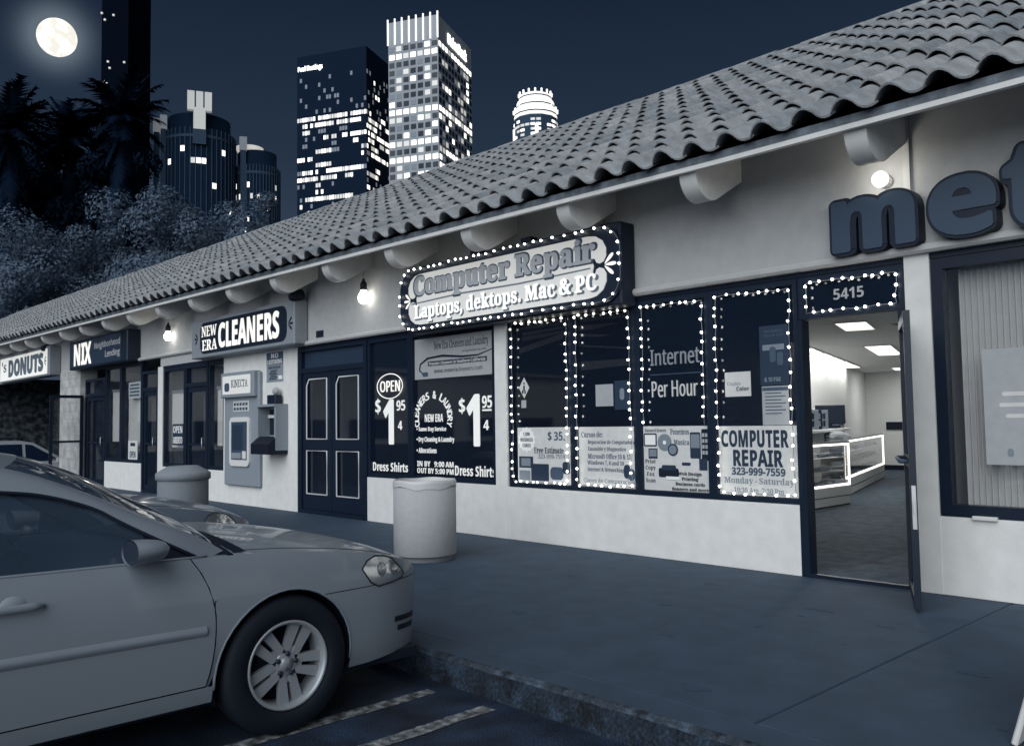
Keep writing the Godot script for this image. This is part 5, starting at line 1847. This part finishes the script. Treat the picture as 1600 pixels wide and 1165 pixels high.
func slab_tower(t: Node3D, c: Vector3, l: Vector3, r: Vector3, h: float, mt: Material):
	var back := l + r - c
	var g := G.new()
	var q := [c, l, back, r]
	for i in 4:
		var a: Vector3 = q[i]
		var b: Vector3 = q[(i + 1) % 4]
		g.quad(Vector3(a.x, -1, a.z), Vector3(a.x, h, a.z), Vector3(b.x, h, b.z), Vector3(b.x, -1, b.z))
	g.quad(Vector3(c.x, h, c.z), Vector3(r.x, h, r.z), Vector3(back.x, h, back.z), Vector3(l.x, h, l.z))
	part("tower_body", g, mt, t)

func make_skyline():
	var r := RandomNumberGenerator.new()
	r.seed = 5
	# pale gridded tower
	var C := Vector3(-305.4, 0, -237.2)
	var L := Vector3(-328.2, 0, -225.4)
	var R := C + (C - L).cross(Vector3.UP).normalized() * 41.0
	if R.z > C.z: R = C - (R - C)
	var t := thing("pale_office_tower", "tall pale gridded office tower with a floodlit top", "tower")
	slab_tower(t, C, L, R, 190.8, m.tower_pale)
	var rowlit := {}
	var litf := func(seed_: int, p: float, rows: Array, topdark: int) -> Callable:
		var q := RandomNumberGenerator.new()
		q.seed = seed_
		return func(i, j):
			if j in rows: return 3 if q.randf() < 0.82 else 2
			var x := q.randf()
			if x < p: return 3
			if x < p * 1.9: return 2
			if x < p * 2.8: return 1
			return 0
	var left := facade(t, L, C, 12, 179.5, 7, 44, 0.72, 0.62, litf.call(1, 0.16, [2, 3, 16, 17, 23, 29, 31, 35, 42], 0), 160)
	facade(t, C, R, 12, 179.5, 11, 44, 0.66, 0.62, litf.call(2, 0.14, [2, 17, 18, 19, 27, 28, 30, 35, 43], 0), 140)
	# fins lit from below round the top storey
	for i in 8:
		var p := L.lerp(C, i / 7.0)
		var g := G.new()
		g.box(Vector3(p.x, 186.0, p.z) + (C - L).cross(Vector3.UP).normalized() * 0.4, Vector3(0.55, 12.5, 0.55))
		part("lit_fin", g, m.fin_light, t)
	var nR := (R - C).normalized()
	for q in [["building_lettering", 0.28, 0.82, 182.5, 4.2]]:
		var sgn := node("city_sign", t, C.lerp(R, 0.54) + Vector3(0, 184.0, 0))
		sgn.basis = Basis(nR, Vector3.UP, nR.cross(Vector3.UP))
		text(sgn, "UnionBank", "sans bold", m.city_sign, Vector3(0, 0, 0.25), 23.0, 5.2, 0.4, "sign_lettering")
	# dark tower beside it
	C = Vector3(-411.2, 0, -268.6)
	L = Vector3(-452.1, 0, -247.0)
	R = C + (C - L).cross(Vector3.UP).normalized() * 46.0
	if R.z > C.z: R = C - (R - C)
	t = thing("dark_office_tower", "broad black office tower with scattered lit windows", "tower")
	slab_tower(t, C, L, R, 220.6, m.tower_dark)
	facade(t, L, C, 40, 208, 26, 42, 0.78, 0.6, dark_lit(9), 150)
	facade(t, C, R, 40, 208, 26, 42, 0.78, 0.6, dark_lit(10), 150)
	var sg := node("city_sign", t, L.lerp(C, 0.2) + Vector3(0, 212.5, 0))
	var dl := (C - L).normalized()
	sg.basis = Basis(dl, Vector3.UP, dl.cross(Vector3.UP))
	text(sg, "Paul Hastings", "sans bold", m.city_sign, Vector3(0, 0, 0.3), 16.5, 4.0, 0.4, "sign_lettering")
	# crowned round tower
	t = thing("crowned_tower", "round tower with a blazing white crown behind the ridge", "tower", Vector3(-450.2, 0, -446.0))
	var g := G.new()
	g.lathe([[17.6, 0], [17.6, 206], [16.4, 206], [16.4, 228]], 12)
	part("shaft", g, m.tower_mid, t)
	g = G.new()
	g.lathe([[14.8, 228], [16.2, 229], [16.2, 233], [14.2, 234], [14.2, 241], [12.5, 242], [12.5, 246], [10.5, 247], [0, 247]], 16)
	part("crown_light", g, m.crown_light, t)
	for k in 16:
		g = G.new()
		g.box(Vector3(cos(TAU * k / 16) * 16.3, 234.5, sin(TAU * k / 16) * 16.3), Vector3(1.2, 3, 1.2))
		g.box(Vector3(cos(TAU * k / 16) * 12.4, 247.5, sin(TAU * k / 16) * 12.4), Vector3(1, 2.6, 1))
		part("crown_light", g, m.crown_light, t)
	g = G.new()
	for y in [231.0, 237.5, 244.0]: g.lathe([[[16.4, 14.4, 12.7][int((y - 231.0) / 6.4)], y - 0.5], [[16.4, 14.4, 12.7][int((y - 231.0) / 6.4)], y + 0.5]], 16)
	part("crown_band", g, m.tower_mid, t)
	g = G.new()
	g.box(Vector3(0, 250, 0), Vector3(0.6, 7, 0.6))
	part("mast", g, m.tower_mid, t)
	for k in 24:
		var a := TAU * (k + 0.5) / 24
		for j in 16:
			if r.randf() < 0.45: continue
			g = G.new()
			g.box(Vector3(cos(a) * (17.3 if j < 10 else 16.2), 166 + j * 4.0 if j < 10 else 206 + (j - 10) * 3.6, sin(a) * (17.3 if j < 10 else 16.2)), Vector3(0.8, 1.7, 3.2), Basis(Vector3.UP, -a))
			part("window", g, m.window_bright if r.randf() < 0.5 else m.window_mid, t)
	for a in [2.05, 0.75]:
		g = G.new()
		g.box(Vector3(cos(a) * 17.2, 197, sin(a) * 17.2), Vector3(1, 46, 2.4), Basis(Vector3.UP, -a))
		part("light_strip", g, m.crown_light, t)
	# cluster of round hotel towers
	hotel("round_hotel_tower", "round dark glass tower with pale lift shafts above the trees", Vector3(-316.5, 0, -129.3), 13.2, 117.5, true, 11)
	hotel("low_round_tower", "lower round dark tower beside the lift shafts", Vector3(-311.3, 0, -150.5), 8.6, 108.0, false, 12)
	# dark tower behind the palms
	t = thing("black_tower", "almost black tower behind the palms with few lit windows", "tower")
	C = Vector3(-303.0, 0, -98.0)
	L = Vector3(-309.8, 0, -91.4)
	slab_tower(t, C, L, C + Vector3(-9, 0, -11), 230.0, m.tower_black)
	for k in 11:
		g = G.new()
		var f := r.randf()
		var bp := L.lerp(C, f)
		g.box(Vector3(bp.x + 0.1, [126.5, 141, 148, 118, 122][k % 5] + r.randf_range(-5, 5), bp.z + 0.1), Vector3(0.6, 0.6, 0.6), Basis(Vector3.UP, 0.7))
		part("window", g, m.window_mid, t)
	# moon
	var mo := thing("moon", "full moon with grey seas above the palms", "moon", Vector3(-3207.3, 1363.9, -863.4))
	var sp := SphereMesh.new()
	sp.radius = 64.0
	sp.height = 128.0
	sp.radial_segments = 64
	sp.rings = 32
	var mm := StandardMaterial3D.new()
	mm.albedo_color = Color.BLACK
	mm.emission_enabled = true
	mm.emission_operator = BaseMaterial3D.EMISSION_OP_MULTIPLY
	mm.emission = Color(1, 0.985, 0.94)
	mm.emission_energy_multiplier = 0.68
	var no := FastNoiseLite.new()
	no.seed = 8
	no.frequency = 0.022
	no.fractal_octaves = 4
	var im := no.get_seamless_image(256, 128)
	im.convert(Image.FORMAT_L8)
	var da := im.get_data()
	for i in da.size(): da[i] = int(255.0 * clampf(lerpf(0.87, 1.0, smoothstep(0.36, 0.62, da[i] / 255.0)), 0, 1))
	mm.emission_texture = ImageTexture.create_from_image(Image.create_from_data(256, 128, false, Image.FORMAT_L8, da))
	part("disc", sp, mm, mo)

func dark_lit(seed_: int) -> Callable:
	var q := RandomNumberGenerator.new()
	q.seed = seed_
	var rows := {}
	for j in 42: rows[j] = [0.2, 0.35, 0.6, 0.85, 0.3, 0.75][q.randi() % 6] if j < 36 else 0.04
	var run := {"v": false}
	return func(i, j):
		if q.randf() < 0.35: run.v = q.randf() < rows[j]
		if run.v and q.randf() < 0.9: return 3 if q.randf() < 0.6 else 2
		return 1 if q.randf() < 0.12 else -1

func hotel(called: String, label: String, at: Vector3, rad: float, h: float, shafts: bool, seed_: int):
	var r := RandomNumberGenerator.new()
	r.seed = seed_
	var t := thing(called, label, "tower", at)
	var g := G.new(true)
	g.lathe([[rad, 0], [rad, h - 6]], 40)
	g.lathe([[rad, h - 6], [rad * 0.86, h - 6]], 40)
	g.lathe([[rad * 0.86, h - 6], [rad * 0.86, h], [0, h]], 40)
	part("drum", g, m.tower_dark, t)
	g = G.new(true)
	g.lathe([[rad + 0.15, h - 9.5], [rad + 0.15, h - 8.5]], 40)
	part("balcony_band", g, m.tower_mid, t)
	g = G.new()
	for k in 44:
		var a := TAU * (k + 0.5) / 44
		g.box(Vector3(cos(a) * rad, (h - 6) / 2, sin(a) * rad), Vector3(0.5, h - 6, 0.3), Basis(Vector3.UP, -a))
	part("mullions", g, m.tower_mid, t).set_meta("kind", "stuff")
	for k in 44:
		var a := TAU * k / 44
		for j in 12:
			if r.randf() > (0.13 if shafts else 0.17): continue
			g = G.new()
			g.box(Vector3(cos(a) * rad, h - 14 - j * 4.4, sin(a) * rad), Vector3(0.4, 2.0, rad * 0.115), Basis(Vector3.UP, -a))
			part("window", g, m.window_bright if r.randf() < 0.7 else m.window_mid, t)
	# direction towards the street and across it
	var f := (Vector3(0, 0, 6.87) - at).normalized()
	f.y = 0
	var s := Vector3.UP.cross(f).normalized()
	if shafts:
		for q in [[0.0, 1.02, 7.5, h - 4.0, 1.0], [-1.13, 0.3, 3.2, h - 2.0, 0.0], [1.2, 0.2, 3.4, h - 5.5, 0.0], [-0.95, 0.4, 3.0, h - 1.0, 0.0]]:
			var p: Vector3 = s * rad * q[0] + f * rad * q[1]
			g = G.new()
			var bs := Basis(s, Vector3.UP, f)
			if q[4] == 0.0: g.box(p + Vector3(0, q[3] / 2, 0), Vector3(q[2] * 0.6, q[3], 2.0), bs)
			else: g.box(p + Vector3(0, h - 6, 0), Vector3(4.6, 13.0, 1.5), bs)
			part("lift_shaft", g, m.tower_mid, t)
			g = G.new()
			if q[4] == 0.0: g.box(p + Vector3(0, q[3] - 2.0, 0) + f * 0.1, Vector3(q[2] * 0.8, 5.2, 2.4), bs)
			else:
				for e in [-1.0, 0.0, 1.0]: g.box(p + Vector3(0, h + 3.5, 0) + s * e * 3.0, Vector3(2.5, 7.0, 2.0), bs)
				g.box(p + Vector3(0, h - 3.0, 0) + f * 0.85, Vector3(4.2, 8.0, 0.2), bs)
			part("lit_cap_light", g, m.cap_light if q[4] == 1.0 else m.window_dim, t)
	else:
		g = G.new(true)
		g.lathe([[rad * 0.5, h], [rad * 0.62, h + 2.5], [0, h + 2.6]], 24, Transform3D(Basis.IDENTITY, s * -3.0))
		part("roof_light", g, m.window_mid, t)

func make_far_end():
	# brick wall beyond the end of the row
	var t := thing("brick_wall", "dark brick wall beyond the end of the row", "wall", Vector3(-36.0, -0.65, -3.0))
	var g := G.new()
	g.span(-0.2, 0.0, 0.0, 3.9, -9.0, 9.0)
	part("masonry", g, m.brick, t)
	# pale shop building across the lot, mirrored in the shop windows
	t = thing("pale_building", "long pale flat-roofed building across the parking lot", "building", Vector3(-75.0, -0.65, 45.0))
	g = G.new()
	g.span(-6.0, 0.0, 0.0, 7.5, -30.0, 30.0)
	part("wall", g, m.white_paint, t)
	for k in 7:
		g = G.new()
		g.span(0.0, 0.1, 0.6, 2.6, -28.0 + k * 8.0, -22.5 + k * 8.0)
		part("window", g, m.window_off, t)
	g = G.new()
	g.span(-6.2, 0.5, 7.5, 7.9, -30.2, 30.2)
	part("parapet", g, m.trim, t)

# ---------------------------------------------------------------- inside the computer shop
func make_shop_inside():
	# ceiling lights
	var spots := [[-4.9, -3.7, 0.36, 1.05], [-6.4, -8.0, 0.4, 2.4]]
	for k in 6: spots.append([-6.85 - k * 0.406, -5.6 - k * 1.25, 0.42, 1.2])
	spots.append([-8.55, -14.0, 0.42, 1.2])
	var names := ["ceiling light panel just inside the open doorway", "long ceiling light panel beside the dark ceiling tiles", "ceiling light panel along the wall, first of the row from the doorway", "ceiling light panel along the wall, second of the row from the doorway", "ceiling light panel along the wall, third of the row from the doorway", "ceiling light panel along the wall, fourth of the row from the doorway", "ceiling light panel along the wall, fifth of the row from the doorway", "ceiling light panel along the wall, last of the row from the doorway", "ceiling light panel near the back wall of the computer shop"]
	for i in spots.size():
		var q: Array = spots[i]
		var t := thing("ceiling_light", names[i], "ceiling light", Vector3(q[0], 2.5, q[1]), 0.32, "lit ceiling panels")
		var g := G.new()
		g.span(-q[2] / 2, q[2] / 2, -0.012, -0.001, -q[3] / 2, q[3] / 2)
		part("light_panel", g, m.tube_light, t)
		g = G.new()
		frame_rect2(g, q[2] + 0.03, q[3] + 0.03)
		part("frame", g, m.laminate, t)
		var l := AreaLight3D.new()
		l.name = "panel_light"
		l.area_size = Vector2(q[2], q[3])
		l.light_color = Color(0.97, 0.99, 1.0)
		l.light_energy = [0.7, 1.1, 0.36, 0.36, 0.36, 0.36, 0.36, 0.36, 0.9][i]
		l.area_range = 30
		l.shadow_enabled = true
		l.position = Vector3(0, -0.02, 0)
		l.rotation = Vector3(-PI / 2, 0, 0)
		t.add_child(l)
	# display cases with light strips
	display_case("display_case", "glass display case with glowing edges nearest the doorway", Vector3(-6.5, 0, -5.3), 1.9, deg_to_rad(90))
	display_case("display_case", "glass display case with glowing edges further inside", Vector3(-7.83, 0, -9.72), 5.4, deg_to_rad(107))
	# worktop with computers behind the cases
	var t := thing("work_counter", "white work counter behind the display cases", "counter", Vector3(-7.62, 0, -7.9), deg_to_rad(107))
	var g := G.new()
	g.bevel(Vector3(0, 1.12, 0), Vector3(4.4, 0.05, 0.5), 0.008)
	part("top", g, m.laminate, t)
	g = G.new()
	g.span(-2.1, 2.1, 0.0, 1.094, -0.22, 0.15)
	part("cabinet", g, m.inside_mid, t)
	var k := 0
	for q in [[-1.0, 0.3, 0.34], [-0.45, 0.2, 0.36], [0.05, 0.25, 0.34], [1.5, 0.2, 0.36], [1.95, 0.2, 0.36]]:
		var p: Vector3 = t.transform * Vector3(q[0], 1.146, 0.0)
		var c := thing("desktop_computer", ["open grey computer case with its boards showing", "black computer case with a dark front", "grey computer case beside the monitor", "black computer case behind the monitor", "dark computer case at the counter's far end"][k], "computer", p, deg_to_rad(50), "computers on the work counter")
		g = G.new()
		g.bevel(Vector3(0, 0.17, 0), Vector3(q[1], 0.34, q[2]), 0.008)
		part("case", g, m.plastic_mid if k % 2 == 0 else m.plastic_dark, c)
		g = G.new()
		for e in 6: g.span(-0.07 + 0.05 * (e % 3), -0.035 + 0.05 * (e % 3), 0.05 + 0.13 * int(e / 3.0), 0.15 + 0.13 * int(e / 3.0), q[2] / 2, q[2] / 2 + 0.01)
		part("drive_bays", g, m.plastic_dark if k % 2 == 0 else m.plastic_mid, c)
		k += 1
	var mp: Vector3 = t.transform * Vector3(0.85, 1.146, 0.05)
	var mon := thing("monitor", "wide black monitor on the work counter", "monitor", mp, deg_to_rad(28))
	g = G.new()
	g.bevel(Vector3(0, 0.26, 0), Vector3(0.6, 0.36, 0.04), 0.01)
	part("screen_housing", g, m.plastic_dark, mon)
	g = G.new()
	g.span(-0.28, 0.28, 0.1, 0.42, 0.0205, 0.024)
	part("screen", g, m.sign_dark, mon)
	g = G.new()
	g.bevel(Vector3(0, 0.06, -0.02), Vector3(0.08, 0.12, 0.05), 0.01)
	g.bevel(Vector3(0, 0.008, 0), Vector3(0.3, 0.016, 0.2), 0.005)
	part("stand", g, m.plastic_dark, mon)
	var bag := thing("clear_bag", "crumpled clear plastic bag on the display case", "bag", Vector3(-7.3, 0.993, -8.0))
	g = G.new(true)
	g.grid(func(u, v):
		var a: float = u * TAU
		var b: float = v * PI * 0.5
		var rr: float = 1.0 + 0.25 * noise.get_noise_2d(cos(a) * 160, v * 200 + sin(a) * 160)
		return Vector3(cos(a) * cos(b) * 0.2 * rr, sin(b) * 0.11 * rr, sin(a) * cos(b) * 0.3 * rr), 24, 10)
	part("film", g, m.paper_dim, bag)

func frame_rect2(g: G, w: float, d: float):
	g.span(-w / 2, -w / 2 + 0.02, -0.02, -0.001, -d / 2, d / 2)
	g.span(w / 2 - 0.02, w / 2, -0.02, -0.001, -d / 2, d / 2)
	g.span(-w / 2 + 0.02, w / 2 - 0.02, -0.02, -0.001, -d / 2, -d / 2 + 0.014)
	g.span(-w / 2 + 0.02, w / 2 - 0.02, -0.02, -0.001, d / 2 - 0.014, d / 2)

func display_case(called: String, label: String, at: Vector3, w: float, turn: float):
	# front towards +z of its own axes
	var t := thing(called, label, "display case", at, turn, "display cases in the computer shop")
	var g := G.new()
	g.span(-w / 2, w / 2, 0.02, 0.14, -0.24, 0.24)
	g.span(-w / 2, w / 2, 0.155, 0.3, -0.25, 0.25)
	g.span(-w / 2, w / 2, 0.3, 0.97, -0.25, -0.23)
	part("base", g, m.laminate, t)
	g = G.new()
	g.span(-w / 2 + 0.003, w / 2 - 0.003, 0.0, 0.02, -0.22, 0.22)
	g.span(-w / 2 + 0.003, w / 2 - 0.003, 0.14, 0.155, -0.235, 0.235)
	part("shadow_gap", g, m.dark, t)
	g = G.new()
	for q in [[-w / 2, 0.25], [w / 2, 0.25], [-w / 2, -0.23], [w / 2, -0.23]]: g.box(Vector3(q[0] * 0.992, 0.635, q[1] - 0.01), Vector3(0.025, 0.67, 0.025))
	g.span(-w / 2, w / 2, 0.955, 0.985, 0.228, 0.252)
	g.span(-w / 2, w / 2, 0.955, 0.985, -0.25, -0.228)
	part("frame", g, m.steel, t)
	g = G.new()
	g.span(-w / 2 + 0.03, w / 2 - 0.03, 0.305, 0.95, 0.236, 0.241)
	part("front_pane", g, m.pane_clear, t)
	g = G.new()
	g.span(-w / 2, w / 2, 0.986, 0.992, -0.25, 0.25)
	part("top_pane", g, m.pane_clear, t)
	g = G.new()
	g.span(-w / 2 + 0.02, w / 2 - 0.02, 0.92, 0.95, 0.242, 0.256)
	g.span(-w / 2 + 0.02, w / 2 - 0.02, 0.305, 0.335, 0.242, 0.256)
	g.span(-w / 2 + 0.02, -w / 2 + 0.05, 0.335, 0.92, 0.242, 0.256)
	g.span(w / 2 - 0.05, w / 2 - 0.02, 0.335, 0.92, 0.242, 0.256)
	part("led_strip", g, m.case_led, t)
	var l := AreaLight3D.new()
	l.name = "strip_light"
	l.area_size = Vector2(w - 0.1, 0.04)
	l.light_energy = 0.05
	l.light_color = Color(1, 0.99, 0.95)
	l.area_range = 10
	l.shadow_enabled = true
	l.position = Vector3(0, 0.93, 0.22)
	l.rotation = Vector3(-PI / 2, 0, 0)
	t.add_child(l)
	for y in [0.52, 0.73]:
		g = G.new()
		g.span(-w / 2 + 0.04, w / 2 - 0.04, y, y + 0.008, -0.22, 0.2)
		part("shelf", g, m.laminate, t)
	var r := RandomNumberGenerator.new()
	r.seed = int(w * 100)
	var n := 0
	for y in [0.301, 0.529, 0.739]:
		var x := -w / 2 + 0.12
		while x < w / 2 - 0.15:
			var ww := r.randf_range(0.08, 0.24)
			g = G.new()
			g.bevel(Vector3(x + ww / 2, y + 0.03, r.randf_range(0.0, 0.1)), Vector3(ww, r.randf_range(0.025, 0.085), 0.16), 0.008, Basis(Vector3.UP, r.randf_range(-0.3, 0.3)))
			part("packet", g, [m.plastic_dark, m.plastic_mid, m.frame_mid, m.mid_print][r.randi() % 4], t)
			x += ww + r.randf_range(0.01, 0.09)

# ---------------------------------------------------------------- all of it
func _ready():
	rng.seed = 20240
	noise.seed = 4
	noise.frequency = 0.02
	make_view()
	make_materials()
	make_ground()
	make_building()
	make_far_end()
	make_skyline()
	var k := 0
	for q in [[-58.0, -1.0, 11.0, 5.0], [-64.0, -9.0, 17.3, 6.6], [-60.0, -15.5, 18.3, 6.0], [-58.0, -21.5, 19.3, 6.0], [-54.0, -25.0, 16.3, 5.0], [-71.0, -3.5, 15.0, 6.0]]:
		make_tree(Vector3(q[0], -0.65, q[1]), q[2], q[3], ["bushy round tree by the last roof tiles", "broad round tree below the palm trunks", "round tree in front of the hotel tower's foot", "tallest round tree below the hotel towers", "low round tree where ridge meets the dark tower", "round tree behind the end of the roof"][k], 33000, 70 + k)
		k += 1
	make_tree(Vector3(-96.0, -0.65, -14.5), 35.0, 7.5, "tall black tree below the moon", 20000, 90, true)
	make_tree(Vector3(-92.0, -0.65, -19.5), 34.0, 7.0, "tall black tree behind the palm trunks", 20000, 91, true)
	make_tree(Vector3(-87.5, -0.65, -23.5), 31.0, 6.0, "tall black tree between palms and hotel tower", 20000, 92, true)
	make_palm(Vector3(-85.0, -0.65, -12.5), 28.8, 5.2, 9.0, "tall palm with a long skirt of dead fronds below the moon", 1)
	make_palm(Vector3(-80.5, -0.65, -20.5), 30.6, 5.0, 6.0, "tall palm leaning clear of the black tower", 2)
	make_palm(Vector3(-88.0, -0.65, -5.5), 25.5, 5.4, 14.0, "palm whose dead fronds hang to the trees", 3)
	make_palm(Vector3(-92.0, -0.65, -19.5), 31.5, 5.6, 10.0, "tallest palm in front of the black tower", 4)
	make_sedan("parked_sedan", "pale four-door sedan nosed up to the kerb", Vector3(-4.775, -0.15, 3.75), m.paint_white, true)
	make_sedan("silver_sedan", "silver sedan parked beyond the pale sedan", Vector3(-7.75, -0.15, 3.3), m.paint_silver, false)
	make_suv()
	make_signs()
	make_window_things()
	make_street_things()
	make_shop_inside()
